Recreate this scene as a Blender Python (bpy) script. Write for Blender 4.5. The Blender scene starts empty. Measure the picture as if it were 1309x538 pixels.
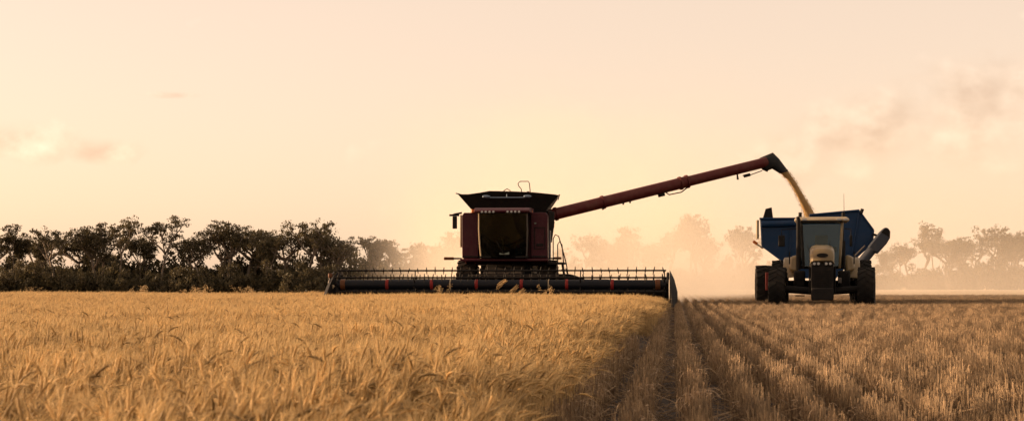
import bpy, bmesh, math, random
import numpy as np
from mathutils import Vector, Matrix, Euler

R = math.radians
scene = bpy.context.scene
col = scene.collection

# ------------------------------------------------------------------ camera
FPX, CX, HZ, CAMZ = 2200.0, 654.5, 363.0, 0.97      # focal length in photo pixels, principal column, eye level row
YAW = math.atan((862 - CX) / FPX)                  # crop rows vanish right of the middle
cam_d = bpy.data.cameras.new('camera')
cam_d.sensor_width = 36.0
cam_d.lens = 36.0 * FPX / 1309.0
cam_d.shift_y = (HZ - 269.0) / 1309.0
cam_d.clip_start, cam_d.clip_end = 0.1, 9000
cam_d.dof.use_dof = True
cam_d.dof.focus_distance = 60.0
cam_d.dof.aperture_fstop = 7.5
cam = bpy.data.objects.new('camera', cam_d)
cam.location = (0, 0, CAMZ)
cam.rotation_euler = (R(90), 0, YAW)
col.objects.link(cam)
scene.camera = cam

# ------------------------------------------------------------------ light
SUN_AZ, SUN_EL = R(-85.0), R(8.0)                  # azimuth clockwise from +Y: low sun at the left
world = bpy.data.worlds.new('World')
scene.world = world
world.use_nodes = True
wn, wl = world.node_tree.nodes, world.node_tree.links
wn.clear()
w_out = wn.new('ShaderNodeOutputWorld')
w_bg = wn.new('ShaderNodeBackground')
w_bg.inputs['Strength'].default_value = 0.15
sky = wn.new('ShaderNodeTexSky')
sky.sky_type = 'NISHITA'
sky.sun_disc = False
sky.sun_elevation = SUN_EL
sky.sun_rotation = SUN_AZ
sky.air_density = 0.7
sky.dust_density = 2.0
sky.ozone_density = 0.0
SKY_TINT = (1.28, 0.915, 0.79)                      # dust in the evening air
def vm(op, a, b=None):
    n = wn.new('ShaderNodeVectorMath'); n.operation = op
    for i, v in enumerate((a, b)):
        if v is None: continue
        if isinstance(v, tuple): n.inputs[i].default_value = v
        else: wl.new(v, n.inputs[i])
    return n
def mt(op, a, b=None, c=None, clamp=False):
    n = wn.new('ShaderNodeMath'); n.operation = op; n.use_clamp = clamp
    for i, v in enumerate((a, b, c)):
        if v is None: continue
        if isinstance(v, (int, float)): n.inputs[i].default_value = v
        else: wl.new(v, n.inputs[i])
    return n.outputs[0]
geo = wn.new('ShaderNodeTexCoord')
sep = wn.new('ShaderNodeSeparateXYZ')
wl.new(geo.outputs['Generated'], sep.inputs[0])
azi = mt('ARCTAN2', sep.outputs[0], sep.outputs[1])
ele = mt('ARCSINE', sep.outputs[2])
def cloud_noise(da, de):
    c = wn.new('ShaderNodeCombineXYZ')
    wl.new(mt('MULTIPLY', mt('ADD', azi, da), 30.0), c.inputs[0])
    wl.new(mt('MULTIPLY', mt('ADD', ele, de), 38.0), c.inputs[1])
    c.inputs[2].default_value = 3.7
    n = wn.new('ShaderNodeTexNoise')
    n.inputs['Scale'].default_value = 1.0
    n.inputs['Detail'].default_value = 6.0
    n.inputs['Roughness'].default_value = 0.52
    wl.new(c.outputs[0], n.inputs['Vector'])
    return n.outputs[0]
def bank(a0, e0, sa, se, tilt):
    # a bank of cloud at a bearing and height: 0..1
    a = mt('SUBTRACT', azi, a0)
    e = mt('SUBTRACT', mt('SUBTRACT', ele, e0), mt('MULTIPLY', a, tilt))
    q = mt('ADD', mt('POWER', mt('DIVIDE', mt('ABSOLUTE', a), sa), 2.0), mt('POWER', mt('DIVIDE', mt('ABSOLUTE', e), se), 2.0))
    return mt('POWER', 2.718, mt('MULTIPLY', q, -1.0))
BANKS = [(0.060, 0.072, 0.030, 0.016, 0.0), (0.110, 0.086, 0.055, 0.024, 0.12), (0.205, 0.112, 0.07, 0.020, 0.1), (0.165, 0.092, 0.045, 0.030, 0.2),
         (-0.375, 0.078, 0.030, 0.012, 0.0), (-0.325, 0.074, 0.022, 0.008, 0.0), (-0.29, 0.107, 0.014, 0.0022, 0.0), (0.62, 0.09, 0.09, 0.016, 0.0),
         (-0.75, 0.085, 0.09, 0.014, 0.05), (1.2, 0.11, 0.12, 0.02, 0.0), (-1.5, 0.1, 0.1, 0.016, 0.0), (2.2, 0.09, 0.13, 0.016, 0.0), (-2.5, 0.1, 0.14, 0.018, 0.0)]
bsum = None
for b_ in BANKS:
    v_ = bank(*b_)
    bsum = v_ if bsum is None else mt('MAXIMUM', bsum, v_)
n0 = cloud_noise(0, 0)
n1 = cloud_noise(-0.007, 0.007)
dens = mt('MULTIPLY', mt('SUBTRACT', mt('ADD', n0, mt('MULTIPLY', bsum, 0.62)), 0.66), 2.8, clamp=True)
lit = mt('MULTIPLY', mt('SUBTRACT', n0, n1), 1.6)
cl = wn.new('ShaderNodeCombineXYZ')
for i_, (k0, k1) in enumerate(((0.995, 0.5), (0.962, 0.6), (0.94, 0.65))):
    wl.new(mt('ADD', mt('MULTIPLY', lit, k1), k0), cl.inputs[i_])
mixc = wn.new('ShaderNodeMix'); mixc.data_type = 'VECTOR'
wl.new(mt('MULTIPLY', dens, 1.0), mixc.inputs['Factor'])
mixc.inputs[4].default_value = (1, 1, 1)
wl.new(cl.outputs[0], mixc.inputs[5])
tint = vm('MULTIPLY', sky.outputs[0], SKY_TINT)
dusty = wn.new('ShaderNodeMix'); dusty.data_type = 'VECTOR'; dusty.inputs['Factor'].default_value = 0.68
wl.new(tint.outputs[0], dusty.inputs[4]); dusty.inputs[5].default_value = (3.28, 2.44, 1.76)
fin = vm('MULTIPLY', dusty.outputs[1], mixc.outputs[1])
wl.new(fin.outputs[0], w_bg.inputs[0])
wl.new(w_bg.outputs[0], w_out.inputs[0])

sun_d = bpy.data.lights.new('sun', 'SUN')
sun_d.energy = 4.2
sun_d.angle = R(0.6)
sun_d.color = (1.0, 0.67, 0.40)
sun = bpy.data.objects.new('sun', sun_d)
sdir = Vector((math.sin(SUN_AZ) * math.cos(SUN_EL), math.cos(SUN_AZ) * math.cos(SUN_EL), math.sin(SUN_EL)))
sun.rotation_euler = sdir.to_track_quat('Z', 'Y').to_euler()
sun.location = (-40, 0, 30)
col.objects.link(sun)

vs = scene.view_settings
scene.display_settings.display_device = 'sRGB'
vs.view_transform = 'Standard'; vs.look = 'None'; vs.gamma = 1.0; vs.use_curve_mapping = False
vs.exposure = 1.08
scene.render.engine = 'CYCLES'
cy = scene.cycles
cy.max_bounces = 8; cy.diffuse_bounces = 4; cy.glossy_bounces = 3; cy.transmission_bounces = 6; cy.transparent_max_bounces = 16
cy.volume_bounces = 2
cy.volume_step_rate = 1.0
cy.volume_max_steps = 96
cy.use_denoising = True
cy.sample_clamp_indirect = 4.0
cy.caustics_reflective = False; cy.caustics_refractive = False

def at(px, py, Y):
    """Photo pixel and depth along the rows -> point in the field."""
    u, v = (px - CX) / FPX, (HZ - py) / FPX
    dx = -math.sin(YAW) + u * math.cos(YAW); dy = math.cos(YAW) + u * math.sin(YAW)
    t = Y / dy
    return Vector((dx * t, Y, CAMZ + v * t))

# ------------------------------------------------------------------ helpers
class MB:
    def __init__(s): s.v = []; s.f = []
    def add(s, vs_, fs_):
        o = len(s.v); s.v += [tuple(p) for p in vs_]; s.f += [tuple(i + o for i in f) for f in fs_]; return s
    def box(s, c, d, rot=None):
        hx, hy, hz = d[0] / 2, d[1] / 2, d[2] / 2
        p = [Vector((x, y, z)) for x in (-hx, hx) for y in (-hy, hy) for z in (-hz, hz)]
        if rot: m = Euler(rot).to_matrix(); p = [m @ q for q in p]
        p = [q + Vector(c) for q in p]
        return s.add(p, [(0, 1, 3, 2), (4, 6, 7, 5), (0, 4, 5, 1), (2, 3, 7, 6), (0, 2, 6, 4), (1, 5, 7, 3)])
    def hexa(s, p):       # eight corners: bottom four, top four, both in the same turn
        return s.add(p, [(3, 2, 1, 0), (4, 5, 6, 7), (0, 1, 5, 4), (1, 2, 6, 5), (2, 3, 7, 6), (3, 0, 4, 7)])
    def loft(s, rings, cap=True, close=True):
        n = len(rings[0]); o = len(s.v)
        for r in rings: s.v += [tuple(p) for p in r]
        for i in range(len(rings) - 1):
            for j in range(n if close else n - 1):
                k = (j + 1) % n
                s.f.append((o + i * n + j, o + i * n + k, o + (i + 1) * n + k, o + (i + 1) * n + j))
        if cap:
            s.f.append(tuple(o + j for j in reversed(range(n))))
            s.f.append(tuple(o + (len(rings) - 1) * n + j for j in range(n)))
        return s
    def tube(s, path, r, n=8):
        path = [Vector(p) for p in path]; m = len(path)
        rr = r if isinstance(r, (list, tuple)) else [r] * m
        rings = []; prev = None
        for i, p in enumerate(path):
            t = (path[min(i + 1, m - 1)] - path[max(i - 1, 0)]).normalized()
            if prev is None:
                a = Vector((0, 0, 1)) if abs(t.z) < 0.9 else Vector((1, 0, 0))
                u = t.cross(a).normalized()
            else:
                u = (prev - t * prev.dot(t)).normalized()
            prev = u; w = t.cross(u)
            rings.append([p + (u * math.cos(2 * math.pi * k / n) + w * math.sin(2 * math.pi * k / n)) * rr[i] for k in range(n)])
        return s.loft(rings)
    def prism(s, poly, y0, y1):          # polygon in x,z swept along y
        return s.loft([[(x, y0, z) for x, z in poly], [(x, y1, z) for x, z in poly]])
    def prismx(s, poly, x0, x1):         # polygon in y,z swept along x
        return s.loft([[(x0, y, z) for y, z in poly], [(x1, y, z) for y, z in poly]])
    def lathe(s, prof, c, n=32):         # profile of (offset along x, radius)
        rings = []
        for k in range(n):
            a = 2 * math.pi * k / n
            rings.append([(c[0] + x, c[1] + r * math.cos(a), c[2] + r * math.sin(a)) for x, r in prof])
        o = len(s.v); m = len(prof)
        for r in rings: s.v += r
        for k in range(n):
            q = (k + 1) % n
            for j in range(m - 1):
                s.f.append((o + k * m + j, o + k * m + j + 1, o + q * m + j + 1, o + q * m + j))
        return s
    def build(s, name, mat, parent=None, bevel=0.0, smooth=40):
        me = bpy.data.meshes.new(name)
        me.from_pydata(s.v, [], s.f)
        bm = bmesh.new(); bm.from_mesh(me)
        bmesh.ops.recalc_face_normals(bm, faces=bm.faces)
        bm.to_mesh(me); bm.free()
        me.materials.append(mat)
        if smooth:
            me.polygons.foreach_set('use_smooth', [True] * len(me.polygons))
            me.set_sharp_from_angle(angle=R(smooth))
        o = bpy.data.objects.new(name, me); col.objects.link(o)
        if parent: o.parent = parent
        if bevel:
            b = o.modifiers.new('edge', 'BEVEL'); b.width = bevel; b.segments = 2; b.limit_method = 'ANGLE'; b.angle_limit = R(40)
        return o
def empty(name, loc=(0, 0, 0), rz=0, parent=None):
    o = bpy.data.objects.new(name, None); col.objects.link(o)
    o.location = loc; o.rotation_euler = (0, 0, rz); o.empty_display_size = 0.3
    if parent: o.parent = parent
    return o
def tag(o, label=None, cat=None, group=None, kind=None):
    if label: o['label'] = label
    if cat: o['category'] = cat
    if group: o['group'] = group
    if kind: o['kind'] = kind
    return o

# ------------------------------------------------------------------ materials
def new_mat(name):
    m = bpy.data.materials.new(name); m.use_nodes = True
    return m, m.node_tree.nodes, m.node_tree.links, m.node_tree.nodes['Principled BSDF']
def paint(name, c, rough=0.45, metal=0.0, dust=0.25, dustc=(0.16, 0.115, 0.075), scale=3.0, bump=0.15, coat=0.0, spec=0.2):
    m, n, l, b = new_mat(name)
    tc = n.new('ShaderNodeTexCoord')
    t = n.new('ShaderNodeTexNoise'); t.inputs['Scale'].default_value = scale; t.inputs['Detail'].default_value = 8; t.inputs['Roughness'].default_value = 0.65
    l.new(tc.outputs['Object'], t.inputs['Vector'])
    r = n.new('ShaderNodeMapRange'); r.inputs[1].default_value = 0.42; r.inputs[2].default_value = 0.75; r.inputs[4].default_value = dust * 2
    l.new(t.outputs[0], r.inputs[0])
    mx = n.new('ShaderNodeMix'); mx.data_type = 'RGBA'
    l.new(r.outputs[0], mx.inputs['Factor'])
    mx.inputs[6].default_value = (*c, 1); mx.inputs[7].default_value = (*dustc, 1)
    l.new(mx.outputs[2], b.inputs['Base Color'])
    rr = n.new('ShaderNodeMapRange'); rr.inputs[3].default_value = rough; rr.inputs[4].default_value = min(1, rough + 0.35)
    l.new(r.outputs[0], rr.inputs[0]); l.new(rr.outputs[0], b.inputs['Roughness'])
    b.inputs['Metallic'].default_value = metal
    b.inputs['Specular IOR Level'].default_value = spec
    b.inputs['Coat Weight'].default_value = coat
    if bump:
        t2 = n.new('ShaderNodeTexNoise'); t2.inputs['Scale'].default_value = 14; l.new(tc.outputs['Object'], t2.inputs['Vector'])
        bp = n.new('ShaderNodeBump'); bp.inputs['Strength'].default_value = bump; bp.inputs['Distance'].default_value = 0.02
        l.new(t2.outputs[0], bp.inputs['Height']); l.new(bp.outputs[0], b.inputs['Normal'])
    return m
M = {}
M['red'] = paint('maroon_paint', (0.042, 0.0035, 0.010), 0.5, dust=0.06)
M['auger_red'] = paint('auger_paint', (0.072, 0.009, 0.009), 0.5, dust=0.10)
M['brown'] = paint('dirty_orange_lens', (0.10, 0.035, 0.012), 0.4, dust=0.1)
M['brightred'] = paint('red_paint', (0.19, 0.014, 0.014), 0.55, dust=0.06)
M['orange'] = paint('orange_lens', (0.42, 0.11, 0.02), 0.3, dust=0.05)
M['black'] = paint('black_steel', (0.005, 0.0045, 0.0045), 0.7, dust=0.03)
M['tank'] = paint('black_poly', (0.007, 0.006, 0.006), 0.7, dust=0.025)
M['reel'] = paint('dark_blue_tube', (0.004, 0.006, 0.011), 0.5, dust=0.012, spec=0.2)
M['rubber'] = paint('tyre_rubber', (0.007, 0.0065, 0.006), 0.9, dust=0.05)
M['dusty_rubber'] = paint('dusty_tyre_rubber', (0.016, 0.012, 0.009), 0.9, dust=0.14)
M['dusty'] = paint('dusty_steel', (0.016, 0.012, 0.009), 0.85, dust=0.16)
M['blue'] = paint('blue_paint', (0.003, 0.024, 0.070), 0.5, dust=0.035)
M['greyblue'] = paint('grey_blue_paint', (0.04, 0.048, 0.064), 0.55, dust=0.07)
M['beige'] = paint('beige_paint', (0.17, 0.125, 0.062), 0.45, dust=0.10, coat=0.3)
M['cream'] = paint('cream_paint', (0.36, 0.29, 0.19), 0.5, dust=0.08)
M['grey'] = paint('grey_steel', (0.10, 0.09, 0.085), 0.45, metal=0.4, dust=0.15)
M['silver'] = paint('silver_bar', (0.14, 0.18, 0.23), 0.35, metal=0.5, dust=0.05)
M['rim_red'] = paint('red_rim', (0.15, 0.014, 0.012), 0.6, dust=0.1)
M['rim_cream'] = paint('cream_rim', (0.55, 0.45, 0.28), 0.5, dust=0.2)
M['rubber_boot'] = paint('rubber_spout', (0.010, 0.012, 0.014), 0.75, dust=0.06)
M['seat'] = paint('seat_fabric', (0.05, 0.05, 0.05), 0.9, dust=0.1)
M['label_white'] = paint('pale_label', (0.16, 0.19, 0.16), 0.5, dust=0.05)
M['label_blue'] = paint('blue_cooler', (0.03, 0.16, 0.30), 0.5, dust=0.05)
def lens_mat():
    m, n, l, b = new_mat('lamp_lens')
    b.inputs['Base Color'].default_value = (0.30, 0.305, 0.31, 1); b.inputs['Roughness'].default_value = 0.15; b.inputs['Metallic'].default_value = 0.3
    t = n.new('ShaderNodeTexNoise'); t.inputs['Scale'].default_value = 60
    bp = n.new('ShaderNodeBump'); bp.inputs['Strength'].default_value = 0.3; l.new(t.outputs[0], bp.inputs['Height']); l.new(bp.outputs[0], b.inputs['Normal'])
    return m
M['lens'] = lens_mat()
def glass_mat(name, tint_c, refl=1.0, ior=1.45):
    m, n, l, b = new_mat(name)
    n.remove(b); out = n['Material Output']
    tr = n.new('ShaderNodeBsdfTransparent')
    t = n.new('ShaderNodeTexNoise'); t.inputs['Scale'].default_value = 1.6; t.inputs['Detail'].default_value = 5
    r = n.new('ShaderNodeMix'); r.data_type = 'RGBA'; l.new(t.outputs[0], r.inputs['Factor'])
    r.inputs[6].default_value = (*tint_c, 1); r.inputs[7].default_value = (*[min(1, c * 0.8) for c in tint_c], 1)
    l.new(r.outputs[2], tr.inputs[0])
    gl = n.new('ShaderNodeBsdfGlossy'); gl.inputs['Roughness'].default_value = 0.05; gl.inputs['Color'].default_value = (refl * 0.85, refl, refl * 0.95, 1)
    fr = n.new('ShaderNodeFresnel'); fr.inputs['IOR'].default_value = ior
    mx = n.new('ShaderNodeMixShader'); l.new(fr.outputs[0], mx.inputs[0]); l.new(tr.outputs[0], mx.inputs[1]); l.new(gl.outputs[0], mx.inputs[2])
    # film of dust on the pane
    df = n.new('ShaderNodeBsdfDiffuse'); df.inputs[0].default_value = (0.35, 0.30, 0.22, 1)
    m2 = n.new('ShaderNodeMixShader')
    t3 = n.new('ShaderNodeTexNoise'); t3.inputs['Scale'].default_value = 4; t3.inputs['Detail'].default_value = 6
    rr = n.new('ShaderNodeMapRange'); rr.inputs[1].default_value = 0.35; rr.inputs[2].default_value = 0.8; rr.inputs[4].default_value = 0.015
    l.new(t3.outputs[0], rr.inputs[0]); l.new(rr.outputs[0], m2.inputs[0]); l.new(mx.outputs[0], m2.inputs[1]); l.new(df.outputs[0], m2.inputs[2])
    l.new(m2.outputs[0], out.inputs[0])
    return m
M['glass_dark'] = glass_mat('tinted_glass', (0.15, 0.18, 0.14), 0.6, 1.6)
M['glass'] = glass_mat('green_glass', (0.72, 0.86, 0.82), 1.0, 1.5)

def plant_mat(name, transl=0.3, sat=(1, 1, 1), rough=0.6):
    """Colour from the mesh's own colour attribute, with a little light passing through thin blades."""
    m, n, l, b = new_mat(name)
    out = n['Material Output']
    a = n.new('ShaderNodeVertexColor'); a.layer_name = 'tint'
    oi = n.new('ShaderNodeObjectInfo')
    hs = n.new('ShaderNodeHueSaturation')
    mr = n.new('ShaderNodeMapRange'); mr.inputs[3].default_value = 0.76; mr.inputs[4].default_value = 1.2
    l.new(oi.outputs['Random'], mr.inputs[0]); l.new(mr.outputs[0], hs.inputs['Value']); l.new(a.outputs[0], hs.inputs['Color'])
    l.new(hs.outputs[0], b.inputs['Base Color'])
    b.inputs['Roughness'].default_value = rough
    b.inputs['Specular IOR Level'].default_value = 0.3
    tr = n.new('ShaderNodeBsdfTranslucent'); l.new(hs.outputs[0], tr.inputs[0])
    mx = n.new('ShaderNodeMixShader'); mx.inputs[0].default_value = transl
    l.new(b.outputs[0], mx.inputs[1]); l.new(tr.outputs[0], mx.inputs[2]); l.new(mx.outputs[0], out.inputs[0])
    return m
M['wheat'] = plant_mat('wheat', 0.3)
M['stubble'] = plant_mat('stubble', 0.2)
M['leaf'] = plant_mat('gum_leaf', 0.42)
M['weed'] = plant_mat('weed_leaf', 0.3)
def bark_mat():
    m, n, l, b = new_mat('gum_bark')
    tc = n.new('ShaderNodeTexCoord'); t = n.new('ShaderNodeTexNoise'); t.inputs['Scale'].default_value = 2.5; t.inputs['Detail'].default_value = 8
    l.new(tc.outputs['Object'], t.inputs['Vector'])
    r = n.new('ShaderNodeMix'); r.data_type = 'RGBA'; l.new(t.outputs[0], r.inputs['Factor'])
    r.inputs[6].default_value = (0.06, 0.045, 0.035, 1); r.inputs[7].default_value = (0.22, 0.18, 0.14, 1)
    l.new(r.outputs[2], b.inputs['Base Color']); b.inputs['Roughness'].default_value = 0.9
    return m
M['bark'] = bark_mat()
def grain_mat():
    m, n, l, b = new_mat('wheat_grain')
    tc = n.new('ShaderNodeTexCoord'); v = n.new('ShaderNodeTexVoronoi'); v.inputs['Scale'].default_value = 45
    l.new(tc.outputs['Object'], v.inputs['Vector'])
    r = n.new('ShaderNodeMix'); r.data_type = 'RGBA'; l.new(v.outputs['Distance'], r.inputs['Factor'])
    r.inputs[6].default_value = (0.62, 0.42, 0.18, 1); r.inputs[7].default_value = (0.34, 0.20, 0.075, 1)
    l.new(r.outputs[2], b.inputs['Base Color']); b.inputs['Roughness'].default_value = 0.7
    bp = n.new('ShaderNodeBump'); bp.inputs['Strength'].default_value = 0.8; bp.inputs['Distance'].default_value = 0.02
    l.new(v.outputs['Distance'], bp.inputs['Height']); l.new(bp.outputs[0], b.inputs['Normal'])
    return m
M['grain'] = grain_mat()
def soil_mat():
    m, n, l, b = new_mat('soil_and_straw')
    tc = n.new('ShaderNodeTexCoord')
    t = n.new('ShaderNodeTexNoise'); t.inputs['Scale'].default_value = 9; t.inputs['Detail'].default_value = 8; t.inputs['Roughness'].default_value = 0.7
    l.new(tc.outputs['Object'], t.inputs['Vector'])
    big = n.new('ShaderNodeTexNoise'); big.inputs['Scale'].default_value = 0.05; big.inputs['Detail'].default_value = 5
    l.new(tc.outputs['Object'], big.inputs['Vector'])
    # straw cover takes over where single stalks can no longer be told apart
    sp = n.new('ShaderNodeSeparateXYZ'); l.new(tc.outputs['Object'], sp.inputs[0])
    far = n.new('ShaderNodeMapRange'); far.inputs[1].default_value = 70; far.inputs[2].default_value = 130
    l.new(sp.outputs[1], far.inputs[0])
    r = n.new('ShaderNodeMix'); r.data_type = 'RGBA'; l.new(t.outputs[0], r.inputs['Factor'])
    r.inputs[6].default_value = (0.014, 0.010, 0.008, 1); r.inputs[7].default_value = (0.060, 0.040, 0.026, 1)
    s = n.new('ShaderNodeMix'); s.data_type = 'RGBA'; l.new(big.outputs[0], s.inputs['Factor'])
    s.inputs[6].default_value = (0.34, 0.24, 0.13, 1); s.inputs[7].default_value = (0.46, 0.34, 0.19, 1)
    mx = n.new('ShaderNodeMix'); mx.data_type = 'RGBA'; l.new(far.outputs[0], mx.inputs['Factor'])
    l.new(r.outputs[2], mx.inputs[6]); l.new(s.outputs[2], mx.inputs[7])
    l.new(mx.outputs[2], b.inputs['Base Color']); b.inputs['Roughness'].default_value = 0.95
    bp = n.new('ShaderNodeBump'); bp.inputs['Strength'].default_value = 0.6; bp.inputs['Distance'].default_value = 0.05
    l.new(t.outputs[0], bp.inputs['Height']); l.new(bp.outputs[0], b.inputs['Normal'])
    return m
M['soil'] = soil_mat()

# ------------------------------------------------------------------ ground
ROW = 0.36
gx = sorted(set([-4000, -1500, -600, -250, -100, -40] + list(np.arange(-30, 40, 2.0)) + [60, 120, 300, 700, 1500, 4000]))
gy = sorted(set([-300, -60] + list(np.arange(-10, 130, 4.0)) + [160, 220, 300, 420, 700, 1500, 3000, 7000]))
rg = random.Random(4)
def dip(x, y):            # the left part of the field falls away towards the treeline
    return -1.0 * min(1, max(0, (-22 - x) / 8)) * min(1, max(0, (y - 110) / 50)) * (1 if y < 1000 else 0)
gv = [(x, y, dip(x, y) + (rg.uniform(-0.015, 0.015) if -30 < x < 40 and 0 < y < 120 else 0)) for y in gy for x in gx]
gf = [(j * len(gx) + i, j * len(gx) + i + 1, (j + 1) * len(gx) + i + 1, (j + 1) * len(gx) + i) for j in range(len(gy) - 1) for i in range(len(gx) - 1)]
ground = MB().add(gv, gf).build('ground', M['soil'], smooth=60)
tag(ground, 'brown soil of the flat grain field reaching to the treeline', 'ground', kind='structure')

# ------------------------------------------------------------------ wheels
def wheel(parent, x, y, r, w, rim_r, tyre_m, rim_m, lugs=20, steer=0.0):
    e = empty('wheel', (x, y, r), steer, parent)
    h = w / 2
    t = MB()
    t.lathe([(-h * 0.8, rim_r), (-h * 0.98, rim_r * 1.12), (-h, r * 0.80), (-h * 0.92, r * 0.93), (-h * 0.5, r * 0.955), (0, r * 0.96), (h * 0.5, r * 0.955), (h * 0.92, r * 0.93), (h, r * 0.80), (h * 0.98, rim_r * 1.12), (h * 0.8, rim_r)], (0, 0, 0), 40)
    for sgn in (-1, 1):
        for k in range(lugs):
            a0 = 2 * math.pi * (k + (0.5 if sgn > 0 else 0)) / lugs
            da = 2 * math.pi / lugs
            p = []
            for rr in (r * 0.93, r):
                for (xx, aa) in ((0.02, 0.0), (0.02, 0.30), (0.99, 0.95), (0.99, 0.62)):
                    a = a0 + da * aa; q = rr if xx < 0.5 or rr < r * 0.95 else r * 0.975
                    p.append((sgn * h * xx, q * math.cos(a), q * math.sin(a)))
            t.hexa(p)
    t.build('tyre', tyre_m, e, smooth=30)
    m = MB()
    m.lathe([(-h * 0.82, rim_r * 1.05), (-h * 0.7, rim_r * 0.95), (-h * 0.35, rim_r * 0.85), (-h * 0.3, rim_r * 0.35), (-h * 0.55, rim_r * 0.28), (-h * 0.55, 0.001)], (0, 0, 0), 28)
    m.lathe([(h * 0.82, rim_r * 1.05), (h * 0.7, rim_r * 0.95), (h * 0.35, rim_r * 0.85), (h * 0.3, rim_r * 0.35), (h * 0.55, rim_r * 0.28), (h * 0.55, 0.001)], (0, 0, 0), 28)
    m.build('rim', rim_m, e)
    return e

# ------------------------------------------------------------------ combine harvester
CY = 63.5
CO = Vector((at(645, 300, CY).x, CY, 0))
comb = empty('combine_harvester', CO)
tag(comb, 'maroon combine harvester with wide reel header and raised unloading auger facing the camera', 'harvester')
def build_combine(t):
    # body shells
    bp = [(0.25, 1.95), (0.25, 3.60), (6.2, 3.60), (7.1, 3.1), (7.3, 2.2), (6.4, 1.70), (0.9, 1.70)]
    MB().loft([[(sx * (1.60 - 0.055 * y), y, z) for y, z in bp] for sx in (-1, 1)]).build('body', M['red'], t, 0.04)
    MB().prismx([(0.5, 1.20), (0.5, 1.70), (6.3, 1.70), (6.3, 1.05), (3.2, 0.95)], -0.95, 0.95).build('chassis', M['black'], t, 0.02)
    MB().prismx([(7.25, 1.2), (7.25, 2.6), (7.9, 2.3), (8.2, 1.1)], -1.05, 1.05).build('straw_chopper', M['black'], t, 0.03)
    for sx in (-1, 1):        # tall front panels on both sides of the cab
        p = [(sx * 0.98, 1.93), (sx * 1.585, 1.93), (sx * 1.60, 3.50), (sx * 1.52, 3.62), (sx * 0.98, 3.62)]
        q = MB().prism(p, 0.02, 0.245).build('front_panel', M['red'], t, 0.02)
        MB().box((sx * 1.28, 0.235 - 0.24, 1.99), (0.56, 0.02, 0.05)).build('panel_trim', M['black'], q)
    pf = empty('service_hatch', (0, 0, 0), 0, t)
    for c, d in (((1.12, -0.0, 2.67), (0.025, 0.03, 0.80)), ((1.50, -0.0, 2.67), (0.025, 0.03, 0.80)), ((1.31, -0.0, 3.06), (0.355, 0.03, 0.025)), ((1.31, -0.0, 2.28), (0.355, 0.03, 0.025))):
        MB().box(c, d).build('hatch_edge', M['black'], pf)
    MB().box((1.31, 0.0, 2.42), (0.26, 0.03, 0.10)).build('hatch_grip', M['black'], pf, 0.01)
    MB().box((1.14, -0.0, 3.22), (0.07, 0.03, 0.05)).build('decal', M['label_white'], t)
    MB().box((0, -0.02, 1.865), (3.26, 0.52, 0.09)).build('bumper', M['red'], t, 0.02)
    # cab
    cab = empty('cab', (0, 0, 0), 0, t)
    def plan(z, w, f):        # curved front of the cab
        pts = []
        for k in range(9):
            a = -1 + k / 4
            pts.append((a * w, f + 0.30 * a * a * 0.9, z))
        return pts
    rings = [plan(1.95, 0.81, -0.58), plan(2.4, 0.84, -0.70), plan(3.0, 0.86, -0.82), plan(3.56, 0.85, -0.90)]
    MB().loft(rings, cap=False, close=False).build('windscreen', M['glass_dark'], cab)
    for sx in (-1, 1):
        path = [(sx * 0.84, -0.30, 1.93), (sx * 0.875, -0.42, 2.4), (sx * 0.895, -0.54, 3.0), (sx * 0.88, -0.62, 3.58)]
        MB().tube(path, 0.032, 8).build('pillar', M['cream'] if sx < 0 else M['grey'], cab)  # left pillar pale: sun glint on the cab edge put into its colour
        MB().loft([[(sx * 0.85, -0.28, 1.95), (sx * 0.85, 0.6, 1.95)], [(sx * 0.89, -0.40, 2.4), (sx * 0.89, 0.6, 2.4)], [(sx * 0.89, -0.6, 3.56), (sx * 0.89, 0.6, 3.56)]], cap=False, close=False).build('side_window', M['glass_dark'], cab)
    MB().prismx([(-1.08, 3.58), (-1.10, 3.65), (-0.85, 3.76), (0.9, 3.80), (0.9, 3.54)], -1.02, 1.02).build('roof', M['red'], cab, 0.05)
    for px in (-0.72, -0.58, -0.44, -0.30, 0.22, 0.36, 0.50, 0.64):
        MB().tube([(px, -1.13, 3.605), (px, -1.04, 3.605)], 0.042, 12).build('work_lamp', M['lens'], cab)
    MB().box((0, 0.1, 1.97), (1.8, 1.2, 0.06)).build('cab_floor', M['black'], cab)
    MB().box((0, 0.72, 2.75), (1.86, 0.06, 1.6)).build('cab_rear_wall', M['seat'], cab)
    s = MB().box((0, 0.25, 2.42), (0.55, 0.5, 0.14)); s.box((0, 0.50, 2.78), (0.52, 0.12, 0.72), (-0.15, 0, 0)); s.box((0, 0.53, 3.22), (0.30, 0.1, 0.2))
    s.build('seat', M['seat'], cab, 0.04)
    c = MB().tube([(0, -0.45, 2.0), (0, -0.28, 2.62)], 0.05)
    ring = [(0.20 * math.cos(a), -0.28 + 0.20 * math.sin(a) * 0.9, 2.65 + 0.09 * math.sin(a)) for a in [k * math.pi / 8 for k in range(17)]]
    c.tube(ring, 0.018, 6); c.build('steering_wheel', M['black'], cab)
    MB().box((0.05, -0.60, 2.10), (0.36, 0.03, 0.09)).build('number_plate', M['label_white'], cab)
    MB().box((0.55, -0.30, 2.16), (0.22, 0.2, 0.24)).build('cool_box', M['label_blue'], cab, 0.02)
    MB().tube([(0.1, -0.62, 1.98), (-0.22, -0.80, 2.55)], 0.012, 6).build('wiper', M['black'], cab)
    MB().tube([(-1.18, -0.02, 3.62), (-1.18, -0.02, 3.74)], [0.085, 0.07], 12).build('beacon', M['orange'], t)
    MB().tube([(0.98, 0.1, 3.62), (0.98, 0.1, 3.70)], [0.06, 0.05], 10).build('marker_lamp', M['orange'], t)
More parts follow.
